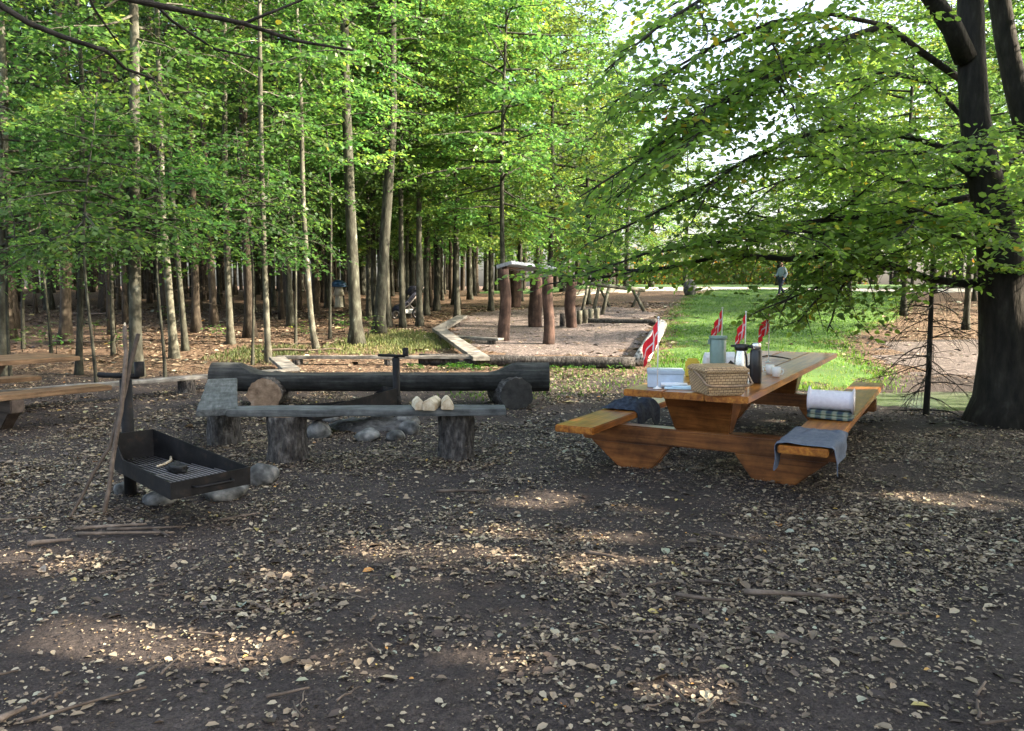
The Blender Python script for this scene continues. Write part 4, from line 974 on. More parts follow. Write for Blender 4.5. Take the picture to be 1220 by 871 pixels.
# mushroom
p = at(404, 366); s_ = p.y/F*34
t = thing('wooden_mushroom', 'carved wooden mushroom with blue cap and cream stem among the trees', 'sculpture', p)
lathe('stem', [(.16*s_, -.05), (.15*s_, .05*s_), (.13*s_, .3*s_), (.12*s_, .42*s_)], M['mushroom_white'], t, 20)
lathe('skirt', [(.16*s_, .405*s_), (.20*s_, .41*s_), (.14*s_, .62*s_), (.13*s_, .72*s_)], M['mushroom_white'], t, 20)
lathe('cap', [(.10*s_, .70*s_), (.30*s_, .70*s_), (.30*s_, .74*s_), (.25*s_, .84*s_), (.14*s_, .92*s_), (.03*s_, .95*s_), (.02*s_, .955*s_)], M['mushroom_blue'], t, 28)

# pram
p = at(484, 379); k = p.y/F*37
t = thing('pushchair', 'dark navy pushchair parked between slim trunks at the forest edge', 'pushchair', p, R(25))
def wheel(x, y, r, nm='wheel'):
    m = MB(); pts = [(x+r*math.cos(a), y, r+r*math.sin(a)) for a in np.linspace(0, 2*math.pi, 21)]; m.tube(pts, .035*k, 8, False)
    o = m.build(nm, M['black'], t); m = MB()
    for a in np.linspace(0, math.pi, 4)[:3]: m.tube([(x+r*math.cos(a), y, r+r*math.sin(a)), (x-r*math.cos(a), y, r-r*math.sin(a))], .008*k, 5)
    m.build('spokes', M['steel_dark'], o)
for x, y, r in ((-.42, -.22, .11), (-.42, .22, .11), (.30, -.26, .16), (.30, .26, .16)): wheel(x*k, y*k, r*k)
m = MB()
for s in (-1, 1):
    m.tube([(-.42*k, s*.22*k, .14*k), (.05*k, s*.23*k, .45*k), (.52*k, s*.22*k, .98*k)], .02*k, 8); m.tube([(.30*k, s*.25*k, .16*k), (-.02*k, s*.22*k, .52*k)], .02*k, 8)
m.tube([(.52*k, -.22*k, .98*k), (.56*k, 0, 1.0*k), (.52*k, .22*k, .98*k)], .022*k, 8); m.tube([(.30*k, -.25*k, .17*k), (.30*k, .25*k, .17*k)], .018*k, 8)
m.build('frame', M['steel_dark'], t)
def seat_f(pr, hw, name, mat):
    bm = bmesh.new(); a = [bm.verts.new((x*k, -hw*k, z*k)) for x, z in pr]; b = [bm.verts.new((x*k, hw*k, z*k)) for x, z in pr]
    bm.faces.new(a); bm.faces.new(b[::-1]); n = len(pr)
    for i in range(n): bm.faces.new((a[i], b[i], b[(i+1) % n], a[(i+1) % n]))
    bm_done(bm, name, mat, t, .03*k, 3, True)
seat_f([(-.42, .22), (-.30, .20), (-.05, .40), (.05, .44), (.38, .86), (.30, .90), (0, .54), (-.10, .50), (-.30, .42), (-.40, .36)], .20, 'seat', M['pram_cloth'])
seat_f([(.06, .72), (.02, .86), (.08, .98), (.20, 1.04), (.36, 1.00), (.42, .90), (.34, .86), (.20, .88)], .22, 'hood', M['pram_cloth'])
bm = bmesh.new(); bm_box(bm, .40*k, .34*k, .14*k, (.06*k, 0, .22*k)); bm_done(bm, 'basket', M['white_paper'], t, .02*k)

# person on the lawn
def person(px, py, hgt, face, label):
    p = at(px, py); t = thing('person', label, 'person', p, face)
    s = hgt/1.75
    J = {'pel': (0, 0, .95), 'waist': (.0, 0, 1.10), 'chest': (.02, 0, 1.32), 'neck': (.04, 0, 1.50), 'head0': (.05, 0, 1.58), 'head1': (.07, 0, 1.66), 'head2': (.06, 0, 1.73),
         'hipL': (0, .09, .90), 'kneeL': (.16, .09, .50), 'ankL': (.24, .09, .09), 'toeL': (.40, .10, .04),
         'hipR': (0, -.09, .90), 'kneeR': (.02, -.09, .48), 'ankR': (-.26, -.09, .14), 'toeR': (-.14, -.10, .03),
         'shL': (.02, .19, 1.42), 'elL': (-.10, .23, 1.14), 'wrL': (.06, .22, .92), 'hdL': (.11, .21, .86), 'shR': (.02, -.19, 1.42), 'elR': (.06, -.23, 1.13), 'wrR': (.26, -.20, 1.02), 'hdR': (.32, -.19, 1.00)}
    Rr = dict(pel=.135, waist=.125, chest=.145, neck=.055, head0=.07, head1=.095, head2=.07, hipL=.09, kneeL=.06, ankL=.042, toeL=.035, hipR=.09, kneeR=.06, ankR=.042, toeR=.035, shL=.065, elL=.048, wrL=.034, hdL=.038, shR=.065, elR=.048, wrR=.034, hdR=.038)
    E = [('pel', 'waist'), ('waist', 'chest'), ('chest', 'neck'), ('neck', 'head0'), ('head0', 'head1'), ('head1', 'head2'), ('pel', 'hipL'), ('hipL', 'kneeL'), ('kneeL', 'ankL'), ('ankL', 'toeL'), ('pel', 'hipR'), ('hipR', 'kneeR'), ('kneeR', 'ankR'), ('ankR', 'toeR'), ('chest', 'shL'), ('shL', 'elL'), ('elL', 'wrL'), ('wrL', 'hdL'), ('chest', 'shR'), ('shR', 'elR'), ('elR', 'wrR'), ('wrR', 'hdR')]
    def skin(name, J2, E2, Rd, grow, mats, root):
        ks = list(J2); me = bpy.data.meshes.new(name); me.from_pydata([tuple(c*s for c in J2[q]) for q in ks], [(ks.index(a), ks.index(b)) for a, b in E2], [])
        o = bpy.data.objects.new(name, me); COL.objects.link(o); o.modifiers.new('skin', 'SKIN'); sb = o.modifiers.new('sub', 'SUBSURF'); sb.levels = 2; sb.render_levels = 2
        for i, q in enumerate(ks): r = (Rd[q]+grow)*s; me.skin_vertices[0].data[i].radius = (r, r); me.skin_vertices[0].data[i].use_root = (q == root)
        dg = bpy.context.evaluated_depsgraph_get(); m2 = bpy.data.meshes.new_from_object(o.evaluated_get(dg)); bpy.data.objects.remove(o)
        for m_ in mats: m2.materials.append(m_)
        m2.shade_smooth(); o2 = bpy.data.objects.new(name, m2); COL.objects.link(o2); o2.parent = t; return o2
    skin('body', J, E, Rr, 0, [M['skin']], 'pel')
    up = {q: J[q] for q in ('pel', 'waist', 'chest', 'shL', 'elL', 'wrL', 'shR', 'elR', 'wrR')}; up['neck'] = (.035, 0, 1.46)
    skin('jacket', up, [e for e in E if e[0] in up and e[1] in up], Rr, .028, [M['jacket']], 'pel')
    lw = {q: J[q] for q in ('pel', 'hipL', 'kneeL', 'ankL', 'hipR', 'kneeR', 'ankR')}
    skin('trousers', lw, [e for e in E if e[0] in lw and e[1] in lw], Rr, .02, [M['trousers']], 'pel')
    sh = {q: J[q] for q in ('ankL', 'toeL')}; skin('shoe', sh, [('ankL', 'toeL')], Rr, .012, [M['black']], 'ankL')
    sh = {q: J[q] for q in ('ankR', 'toeR')}; skin('shoe', sh, [('ankR', 'toeR')], Rr, .012, [M['black']], 'ankR')
    hd = {'a': (.03, 0, 1.66), 'b': (.035, 0, 1.73)}; skin('hair', hd, [('a', 'b')], {'a': .09, 'b': .085}, .008, [M['hair']], 'a')
    m = MB(); m.tube([(.155*s, 0, 1.655*s), (.175*s, 0, 1.635*s)], .012*s, 6); m.build('nose', M['skin'], t)
person(931, 353, 1.68, R(200), 'person in a pale blue-grey jacket and dark trousers walking across the far lawn')

# ferns
def fern(px, py, n, ln, label):
    p = at(px, py); t = thing('fern', label, 'fern', p); L = Leaves(); rg = np.random.default_rng(int(px)); W = MB()
    for i in range(n):
        a = rg.uniform(0, 6.28); b = np.array([rg.normal(0, .5), rg.normal(0, .08), 0]); l_ = ln*rg.uniform(.6, 1.1); pts = []
        for j in range(7):
            f = j/6; pts.append(b+np.array([math.cos(a)*l_*f*.8, math.sin(a)*l_*f*.8, l_*(.75*f-.55*f*f)]))
        W.tube(pts, .004, 3, False)
        for j in range(6): d = unit(pts[j+1]-pts[j]); twig_leaves(L, pts[j], d, l_/6, .10*(1-j/8), .02, rg, .5, 0, .2)
    W.build('stem', M['fern'], t); L.build('fronds', M['fern'], t, 4, .4)
fern(553, 440, 26, .42, 'green fern clump in front of the mossy edging log, left one')
fern(705, 440, 12, .28, 'small green fern tuft in front of the mossy edging log, right one')

# ================================================================== TREES
G_FOREST = 'slender trees of the forest'
# gaps through which sun reaches the dirt of the clearing
for px, py, r in ((165, 768, .30), (215, 790, .16), (120, 745, .16), (20, 668, .22), (655, 603, .22), (640, 655, .38), (600, 640, .18), (455, 655, .16), (350, 690, .1), (1150, 598, .25), (1080, 590, .12), (840, 835, .16), (1000, 640, .10),
                  (715, 470, .28), (690, 462, .2), (250, 465, .15), (910, 640, .10), (270, 448, .16), (575, 775, .12)):
    CARVE.append((np.array(at(px, py)), r+.07))
for px, py, r in ((392, 389, .45), (330, 393, .4), (300, 420, .3), (505, 352, .7), (530, 350, .6), (640, 388, .4), (720, 392, .5), (665, 378, .5), (770, 368, .7), (1110, 412, .6), (1075, 398, .7), (1135, 388, .7), (850, 385, .5), (215, 425, .3), (455, 410, .3), (120, 400, .4), (240, 395, .4)):
    CARVE.append((np.array(at(px, py)), r)); FLOOR.append(np.array(at(px, py)))
CARVE.append((np.array(at_d(264, 436, 11.0)), .22)); CARVE.append((np.array(tloc(-.97, .25, ZB)), .20)); CARVE.append((np.array(tloc(.945, 4.2, ZB)), .3))

# --- the big beech at right
bp = at(1203, 503)
def beech():
    t = thing('beech_tree', 'big dark beech at right whose leafy limbs sweep left over the picnic table', 'tree', (bp.x, bp.y, 0))
    O = Vector((bp.x, bp.y, 0)); rg = np.random.default_rng(3); W = MB(); L = Leaves()
    tp = [(1204, 503, 0), (1202, 470, 0), (1199, 420, 0), (1196, 370, 0), (1193, 320, 0), (1184, 260, .05), (1171, 200, .1), (1161, 140, .15), (1157, 70, .2), (1156, 0, .25), (1160, -90, .3), (1168, -220, .3), (1180, -400, .2), (1190, -620, 0)]
    pts = [at_d(a, b, bp.y+c)-O for a, b, c in tp]; pts[0].z = -.1
    rad = [.60, .40, .305, .27, .255, .215, .185, .165, .158, .145, .13, .11, .08, .03]
    W.tube(pts, rad, 18, True, .07, 2)
    W.tube([at_d(1150, 70, bp.y+.15)-O, at_d(1135, 35, bp.y)-O, at_d(1110, -2, bp.y-.2)-O, at_d(1070, -60, bp.y-.5)-O, at_d(1000, -130, bp.y-.9)-O, at_d(900, -190, bp.y-1.2)-O], [.13, .115, .10, .085, .06, .02], 10, True, .08, 3)
    limbs = [
        ([(1197, 335), (1150, 338), (1105, 332), (1060, 316), (1000, 302), (940, 309), (870, 303), (800, 318), (720, 330), (655, 338)], 9.9, 8.6, .085),
        ([(1060, 316), (1010, 326), (972, 358), (950, 385)], 9.4, 8.6, .03),
        ([(1060, 318), (1000, 332), (950, 352), (900, 372)], 9.3, 8.3, .022), ([(1000, 306), (962, 330), (938, 356), (928, 380)], 9.1, 8.6, .018), ([(1015, 322), (998, 350), (992, 378), (985, 395)], 9.2, 8.7, .018),
        ([(1165, 232), (1090, 250), (1000, 260), (940, 268), (860, 288), (770, 302), (690, 330)], 10, 8.0, .06),
        ([(1155, 185), (1090, 165), (1010, 150), (950, 163), (890, 190), (820, 235), (750, 268), (680, 300)], 10.1, 8.4, .055),
        ([(1145, 95), (1095, 60), (1055, 30), (1000, 48), (960, 62), (900, 100), (840, 130), (770, 185), (690, 235)], 10.1, 7.4, .065),
        ([(1055, 30), (990, 17), (920, 26), (850, 55), (780, 95), (715, 130)], 9.2, 7.8, .035),
        ([(1000, 48), (950, 80), (905, 107), (850, 142), (800, 180), (735, 235)], 9.0, 8.2, .03),
        ([(1110, -2), (1040, -50), (950, -45), (850, -10), (780, 35), (720, 85)], 9.8, 7.0, .05),
        ([(1178, 215), (1120, 226), (1060, 214), (1000, 200), (930, 216), (860, 245)], 10.3, 11.2, .05),
        ([(1196, 305), (1140, 282), (1080, 272), (1000, 280), (910, 272), (830, 285)], 9.9, 8.2, .045),
        ([(1165, 160), (1110, 100), (1060, 84), (1000, 100), (930, 128)], 10, 11.0, .045),
        ([(1190, 260), (1230, 235), (1300, 230), (1380, 250)], 10, 9.2, .05),
        ([(1185, 215), (1215, 180), (1270, 150), (1350, 160)], 10, 10.8, .05),
        ([(1195, 300), (1160, 262), (1120, 258), (1060, 240)], 9.9, 8.0, .04),
        ([(1190, 240), (1130, 190), (1060, 180), (980, 190)], 10, 8.6, .04),
        ([(1195, 330), (1240, 320), (1300, 330)], 9.8, 8.6, .04),
    ]
    for i, (pl, d0, d1, r) in enumerate(limbs):
        lp = []
        for j, (a, b) in enumerate(pl):
            f = j/(len(pl)-1); lp.append(at_d(a, b, d0+(d1-d0)*f**.8)-O)
        fine = []
        for j in range(len(lp)-1):
            for k in range(3): fine.append(lp[j].lerp(lp[j+1], k/3)+Vector((mnoise.noise(Vector((i, j*3+k, 0))), mnoise.noise(Vector((i, j*3+k, 4))), mnoise.noise(Vector((i, j*3+k, 8)))))*.035)
        fine.append(lp[-1]); n = len(fine); W.tube(fine, [r*.6*(1-j/n)**.9+.005 for j in range(n)], 8, True, .1, i)
        cur = i in (1, 2, 3, 4); zm = 1.0 if cur else 1.62 if i else 1.5
        limb_sprays(L, W, fine, rg, .078, .14, .85 if cur else 1.15, .5, True, .047, .14 if i not in (7, 10) else .22, True, .6, .005, (.15, -.4), .25, zm)
        ns = 0 if cur else max(3, int(len(lp)*(.72 if i != 0 else .5)))
        for k in range(ns):
            f = .20+.66*(k+rg.uniform(0, .8))/ns; j = min(int(f*(n-1)), n-2); q = np.array(fine[j]); d = unit(np.array(fine[j+1]-fine[j])); sd = unit(np.cross(UP, d))*(1 if k % 2 else -1)
            aa = R(rg.uniform(25, 60)); d = unit(d*math.cos(aa)+sd*math.sin(aa)+np.array([0, 0, rg.uniform(-.35, .25) if i not in (0, 5, 12) else rg.uniform(-.02, .3)])); ln = rg.uniform(1.2, 2.1); sl = [q.copy()]
            for m in range(5): d = unit(d+rg.normal(0, .1, 3)+np.array([0, 0, -.04])); q = q+d*ln/5; sl.append(q.copy())
            if q[2]+O.z < 1.78: continue
            W.tube(sl, [.018, .015, .012, .009, .006, .003], 5, False); limb_sprays(L, W, sl, rg, .078, .14, .8, .5, True, .046, .15, True, .6, .004, (.15, -.35), .25, zm)
    # upper crown, mostly above the picture
    ph = 0
    for i in range(26):
        f = i/25; z = 5.5+9.5*f; p, _ = along_path(pts, z); a = i*2.4; ln = (5.6-2.8*f)*rg.uniform(.8, 1.1); e = .25+.4*f; d = np.array([math.cos(a)*math.cos(e), math.sin(a)*math.cos(e), math.sin(e)]); q = np.array(p); lp = [q.copy()]
        sx = O.x+p.x+math.cos(a)*ln*.7; sy = O.y+p.y+math.sin(a)*ln*.7
        for j in range(6): d = unit(d+rg.normal(0, .1, 3)+np.array([0, 0, -.07])); q = q+d*ln/6; lp.append(q.copy())
        r = .07*(1-.5*f); W.tube(lp, [r, r*.85, r*.7, r*.55, r*.4, r*.25, r*.1], 6, True)
        limb_sprays(L, None, lp, rg, .13, .28, 1.5, .45, True, .10, .2, flat=.4)
    def low(P):      # ragged browse line under the crown, deer and hands keep it above the table
        x = P[:, 0]+O.x; y = P[:, 1]+O.y
        lim = 1.68+.10*np.sin(x*3+y*2)-.55*sstep(1.95, 2.4, x)*sstep(7.2, 8, y)-.3*sstep(4.4, 5.0, x)
        yy = y; gx = np.abs(x-yy*(931-610)/F); gz = P[:, 2]-(1.6+yy*(349.5-330)/F)
        return (P[:, 2] > lim) & ~((gx < .11) & (np.abs(gz) < .20) & (yy > 5))
    L.prune(low)
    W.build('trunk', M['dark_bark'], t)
    L.build('crown', M['beech_leaf'], t, 6, .66, tuple(O), True)
beech()
def simple_tree(name, label, x, y, h, r, seed, **k):
    g = k.pop('group', None); t = thing(name, label, 'tree', (x, y, tz(x, y)), 0, g)
    make_tree_meshes(t, h, r, seed, origin=(x, y, tz(x, y)), **k); return t
# second stem at the right edge (leans out of the picture)
o2 = Vector((8.35, 11.0, 0)); t = thing('beech_tree', 'second beech at the right edge, its bare upper stem beside the big trunk', 'tree', o2)
pts = [Vector((0, 0, -.1)), Vector((-.15, 0, .8)), Vector((-.45, 0, 2.2))]+[at_d(a, b, 10.9)-o2 for a, b in ((1222, 150), (1209, 100), (1199, 50), (1191, 0), (1186, -60), (1184, -200), (1190, -380), (1200, -560))]
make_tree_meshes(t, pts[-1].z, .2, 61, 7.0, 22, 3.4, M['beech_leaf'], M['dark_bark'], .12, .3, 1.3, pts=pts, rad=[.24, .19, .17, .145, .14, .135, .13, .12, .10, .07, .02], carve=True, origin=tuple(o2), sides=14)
# shade trees standing to the right, outside the picture: they put the clearing in the shade
for i, (x, y, h, lm) in enumerate(((11.3, 3.7, 16, 4.8), (10.6, -.6, 16, 4.8), (12.8, 7.2, 15, 4.0), (17.5, 2.2, 18, 5.2), (18.5, 5.6, 17, 4.6), (16.5, -3.4, 18, 5.0), (7.6, 1.6, 13, 3.8), (23.5, 5.0, 19, 5.2), (22, -1.0, 19, 5.2), (13.2, 1.4, 15, 4.4), (15.6, 3.1, 17, 4.4))):
    simple_tree('beech_tree', ('tall beech beyond the right edge of the clearing, its crown shading the dirt'), x, y, h, .26, 70+i, z0=2.4, nl=84, lmax=lm, leaf=M['beech_leaf'], bark=M['dark_bark'], size=.20, sec_sp=.27, sec_len=1.8, sp=.13, carve=True, group='beeches shading the clearing from the right', up=(.5, .0), zmid=.3, top=.35)
# overhanging tree at left, only its thin branch reaches into the picture
ox_, oy_ = -6.6, 4.2; O = Vector((ox_, oy_, 0))
t = thing('beech_tree', 'beech beyond the left edge whose thin dark branches cross the top left corner', 'tree', O)
rg = np.random.default_rng(8); W = MB(); L = Leaves(); pts, rad = trunk_path(13, .2, rg)
W.tube(pts, rad, 12, True, .08, 8)
br = [([(-560, -40), (-200, -55), (0, 6), (35, 28), (75, 44), (125, 60), (133, 66), (150, 82), (185, 95)], 4.8, 5.6, .022, 2),
      ([(-500, -250), (-100, -90), (150, -2), (215, 12), (290, 28), (350, 48), (420, 60)], 4.6, 6.4, .026, 2),
      ([(90, -40), (112, 10), (142, 54)], 5.2, 5.5, .008, 3), ([(170, -10), (205, 25), (255, 58), (310, 70)], 5.4, 6.1, .009, 2), ([(290, 28), (330, 12), (360, 0), (400, -30)], 5.9, 6.3, .008, 0),
      ([(-560, -300), (-150, -260), (200, -160), (420, -90)], 4.4, 6.5, .025, 1)]
for i, (pl, d0, d1, r, lf) in enumerate(br):
    lp = [at_d(a, b, d0+(d1-d0)*j/(len(pl)-1))-O for j, (a, b) in enumerate(pl)]
    if i in (0, 1, 5): lp = [along_path(pts, lp[0].z-.3)[0]]+lp
    n = len(lp); W.tube(lp, [r*(1-j/n)**.7+.003 for j in range(n)], 6, True)
    if lf: limb_sprays(L, W, lp[-4:] if i < 2 else lp, rg, .075, .55 if i != 5 else .25, .35 if i != 5 else .8, .45, i == 5, .07, .1, True, .4, .003)
for i in range(26):
    f = i/25; z = 4.6+8*f; p, _ = along_path(pts, z); a = i*2.4; ln = (3.6-1.8*f); e = .3
    d = np.array([math.cos(a)*math.cos(e), math.sin(a)*math.cos(e), math.sin(e)]); q = np.array(p); lp = [q.copy()]
    for j in range(4): d = unit(d+rg.normal(0, .1, 3)); q = q+d*ln/4; lp.append(q.copy())
    W.tube(lp, [.04, .03, .022, .014, .006], 5, True); limb_sprays(L, None, lp, rg, .13, .34, 1.2, .45, True, .1, .2, flat=.4)
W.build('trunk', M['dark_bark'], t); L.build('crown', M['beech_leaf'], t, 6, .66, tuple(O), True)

# sapling with dead twigs in front of the pond
p = at(1103, 495); t = thing('dead_sapling', 'thin dead spruce sapling with bare drooping twigs beside the pond', 'sapling', p)
m = MB(); hh = at_d(1101, 190, p.y).z-p.z; m.tube([(0, 0, -.1), (0.01, 0, .6), (0, 0, 1.4), (-.02, 0, 2.4), (-.01, 0, hh)], [.042, .036, .030, .022, .008], 10, True, .1); m.build('trunk', M['dark_bark'], t)
rg = np.random.default_rng(12); m = MB()
for i in range(46):
    z = .25+1.9*(i/46)+rg.normal(0, .04); a = rg.uniform(0, 6.28); ln = rg.uniform(.35, 1.05); q = np.array([0, 0, z]); d = np.array([math.cos(a), math.sin(a)*.6, rg.uniform(-.25, .35)]); lp = [q.copy()]
    for j in range(5): d = unit(d+np.array([0, 0, -.13])+rg.normal(0, .12, 3)); q = q+d*ln/5; lp.append(q.copy())
    m.tube(lp, [.009, .007, .006, .004, .002], 4, False) if False else m.tube(lp, [.009, .0075, .006, .0045, .003, .0015], 4, False)
    for j in range(1, 5):
        for _ in range(2):
            b = unit(d+rg.normal(0, .6, 3)); m.tube([lp[j], lp[j]+b*rg.uniform(.08, .25), lp[j]+b*.3+np.array([0, 0, -.06])], [.0035, .0025, .001], 3, False)
m.build('twigs', M['dark_bark'], t)
# fallen branch by the pond
px_tube('fallen_branch', [(1060, 490), (1100, 488), (1130, 490), (1150, 500)], 10.6, 9.9, .016, .008, M['dark_bark'], 'dark fallen branch along the near bank of the pond', 'branch')

# --- named trunks of the forest edge: own trunk, crown from a few prototypes
def forest_tree(name, label, px, py, wpx, seed, toppx=None, h=15, bark='bark', z0=3.6, nl=44, lmax=2.8, leaf='forest_leaf', group=None, bend=0, tint=.5, d=None, size=.115, **kw):
    p = at(px, py) if d is None else Vector((at_d(px, 400, d).x, d, 0)); p.z = tz(p.x, p.y); r = wpx*p.y/F/2
    rg = np.random.default_rng(seed)
    pts, rad = trunk_path(h, r, rg, (0, 0), .17, 16)
    if toppx is not None:
        q = at_d(toppx[0], toppx[1], p.y); zz = max(.5, q.z-p.z); dx = q.x-p.x
        for k_ in pts: k_.x += dx*(max(0, k_.z)/zz)**(1+bend) if k_.z < zz else dx
    rad = [a*.76 for a in rad]
    t = thing(name, label, 'tree', p, 0, group)
    make_tree_meshes(t, h, r, seed, z0, nl, lmax, M[leaf], M[bark], size, .24, 1.25, pts=pts, rad=rad, tint=tint, ter=True, sp=.07, origin=tuple(p), carve=True, twigs=p.y < 24, **kw)
    return t
forest_tree('beech_tree', 'grey lichen-spotted beech trunk behind the grill, thickest at the left forest edge', 162, 449, 18, 101, (158, 40), 14, 'pale_bark', 4.2, 50, 2.8)
forest_tree('young_tree', 'thin straight grey tree left of the lichen-spotted beech', 94, 447, 8, 102, (98, 100), 11, 'bark', 4.4, 26, 1.5)
forest_tree('spruce_tree', 'thick dark spruce trunk left of the thin straight grey tree', 78, 410, 15, 103, (76, 60), 18, 'spruce_bark', 8, 30, 1.8, 'spruce_needle', size=.09)
forest_tree('young_tree', 'very thin sapling stem at the far left above the left picnic table', 28, 416, 4, 104, (30, 150), 8, 'bark', 4.2, 20, 1.3)
forest_tree('young_tree', 'thin stem between the lichen-spotted beech and the straight grey tree', 135, 424, 5, 105, (132, 150), 9, 'bark', 4.2, 20, 1.3)
forest_tree('beech_tree', 'slim beech leaning left with a flared sunlit root right of the lichen-spotted trunk', 208, 427, 11, 106, (190, 240), 13, 'pale_bark', 5, 36, 2.0, bend=.2)
forest_tree('young_tree', 'dark slim tree close behind the leaning slim beech', 221, 418, 8, 107, (206, 200), 13, 'bark', 5, 30, 1.8)
forest_tree('beech_tree', 'straight slim grey tree halfway along the left forest edge', 275, 410, 9.5, 108, (266, 100), 14, 'pale_bark', 5.0, 40, 2.2)
forest_tree('spruce_tree', 'dark spruce trunk with mossy foot right of the straight slim grey tree', 298, 402, 15, 109, (290, 60), 19, 'spruce_bark', 8, 34, 2.0, 'spruce_needle', size=.09)
forest_tree('beech_tree', 'slim pale tree standing behind the plank at the left end of the log bench', 320, 432, 8, 110, (307, 80), 13, 'pale_bark', 3.8, 38, 2.2)
forest_tree('spruce_tree', 'thick brown spruce trunk with a sunlit flared foot in mid forest', 342, 377, 14, 111, (338, 60), 20, 'spruce_bark', 9, 34, 2.0, 'spruce_needle', size=.09)
forest_tree('beech_tree', 'thin pale tree with a curved foot left of the tall twin trunks', 378, 418, 8, 112, (358, 230), 12, 'pale_bark', 4.4, 36, 2.0, bend=-.45)
forest_tree('young_tree', 'very thin stem in front of the wooden mushroom', 393, 404, 3.5, 113, (390, 150), 8, 'bark', 4.5, 18, 1.2)
forest_tree('beech_tree', 'tall straight grey beech, left one of the two tall trunks on the grassy rise', 425, 411, 18, 114, (410, 30), 16, 'bark', 4.2, 58, 3.0)
forest_tree('beech_tree', 'tall beech leaning right, right one of the two tall trunks on the grassy rise', 451, 399, 17, 115, (470, 150), 17, 'bark', 4.6, 54, 3.0)
forest_tree('beech_tree', 'pale stem close behind the right one of the two tall trunks', 463, 390, 9, 116, (452, 100), 16, 'pale_bark', 5.5, 34, 2.2)
forest_tree('young_tree', 'thin dark stem standing in front of the pushchair', 486, 379, 5.5, 117, (483, 100), 13, 'bark', 4.6, 30, 1.8)
forest_tree('beech_tree', 'slim pale spotted stem right of the pushchair', 500, 388, 9, 118, (497, 60), 15, 'pale_bark', 4.4, 44, 2.4)
forest_tree('beech_tree', 'slim tree with a bright grassy foot beyond the balance beam', 543, 363, 10.5, 119, (545, 60), 16, 'bark', 4.0, 48, 3.0, tint=.6)
forest_tree('young_tree', 'thin stem with a sunlit foot between the pushchair and the tree beyond the balance beam', 527, 358, 4, 120, (525, 100), 12, 'bark', 4, 26, 1.8)
forest_tree('beech_tree', 'dark stem behind the left roof of the play shelter', 579, 346, 7.5, 121, (581, 60), 15, 'bark', 3.6, 44, 3.2, tint=.62)
forest_tree('birch_tree', 'white lit trunk cut off by the left picture edge behind the picnic table', 1, 452, 16, 122, (3, 120), 12, 'pale_bark', 4.0, 36, 2.2)
# leafy young beeches that fill the middle of the picture with light green
for i, (px, d, h, lm, z0, tn, lab) in enumerate((
    (600, 24, 12, 3.4, 2.9, .62, 'leafy young beech behind the playground shelter posts'),
    (545, 27, 14, 3.4, 2.8, .55, 'leafy beech behind the balance beam corner'),
    (655, 29, 12, 3.6, 2.4, .68, 'yellowing leafy beech behind the right roof of the play shelter'),
    (700, 34, 12.5, 3.4, 2.2, .7, 'light green beech beyond the climbing frame'),
    (480, 24, 14, 3.0, 3.6, .5, 'leafy beech above the pushchair'),
    (620, 38, 17, 4.0, 2.5, .6, 'tall light green beech far behind the play shelter'),
    (560, 40, 18, 4.2, 3.5, .55, 'tall beech far behind the tree with the grassy foot'),
    (745, 46, 13, 3.6, 2.0, .72, 'far pale green tree left of the bright gap in the woods'),
    (670, 52, 18, 4.5, 2.5, .65, 'far tall tree behind the climbing frame'),
    (508, 29, 13, 3.4, 2.8, .6, 'light green leafy beech right of the pale spotted stem'),
    (440, 31, 15, 3.2, 4.2, .55, 'leafy beech seen between the two tall twin trunks'),
    (585, 31, 15, 3.8, 3.2, .6, 'leafy beech right behind the slim tree with the grassy foot'),
    (640, 44, 19, 4.6, 3.0, .62, 'far tall beech above the left roof of the play shelter'),
    (520, 33, 16, 3.6, 3.4, .55, 'leafy beech between the pushchair and the far woods'),
    (720, 60, 19, 4.8, 2.5, .7, 'furthest light green tree left of the bright gap'),
    (775, 52, 14, 4.2, 2.5, .72, 'far yellow-green tree at the left side of the bright gap'),
    (985, 36, 10, 3.4, 2.4, .7, 'far yellow-green tree at the right side of the bright gap'),
    (925, 58, 9, 3.6, 1.8, .75, 'far low yellow-green tree behind the walking person'),
    (815, 64, 12, 3.6, 2.2, .72, 'furthest pale tree behind the grey boulder'),
    (1010, 31, 11, 3.6, 2.6, .68, 'leafy yellow-green tree beyond the lawn, left of the dead sapling'),
    (1075, 27, 12, 3.8, 2.2, .6, 'leafy green tree on the bank behind the dead sapling'),
    (1150, 22, 12, 3.6, 2.0, .6, 'leafy green tree on the bank left of the big beech trunk'),
    (1235, 19, 12, 3.4, 2.4, .5, 'leafy tree behind the big beech trunk at the right edge'),
    (1110, 42, 17, 4.6, 2.6, .65, 'far tall tree behind the bank at right'))):
    forest_tree('beech_tree', lab, px, 0, 8 if d < 30 else 7, 140+i, None, h, 'bark', z0, 66, lm, tint=tn, d=d, size=.14, zmid=.2, top=.4)
# understory sprays at the forest edge (low leafy twigs at mid-left)
for i, (px, d, h, lm, z0, lab) in enumerate(((112, 12.6, 4.7, 1.9, 2.2, 'leafy understory beech left of the lichen-spotted trunk, dark green sprays'), (195, 13.6, 4.3, 1.5, 2.5, 'leafy understory beech spreading right of the lichen-spotted trunk'), (300, 15.5, 4.6, 1.6, 2.3, 'low leafy beech in front of the slim pale tree'), (10, 13.5, 5.2, 2.2, 2.1, 'leafy understory beech above the left picnic table'), (352, 19, 5.5, 1.8, 2.9, 'low leafy beech left of the tall twin trunks'), (60, 17, 5.6, 2.0, 2.0, 'leafy understory beech behind the thick dark spruce'))):
    forest_tree('young_beech', lab, px, 0, 3.2, 160+i, None, h, 'bark', z0, 30, lm, tint=.42, d=d, size=.095, zmid=.15, top=.35, up=(.2, -.2))

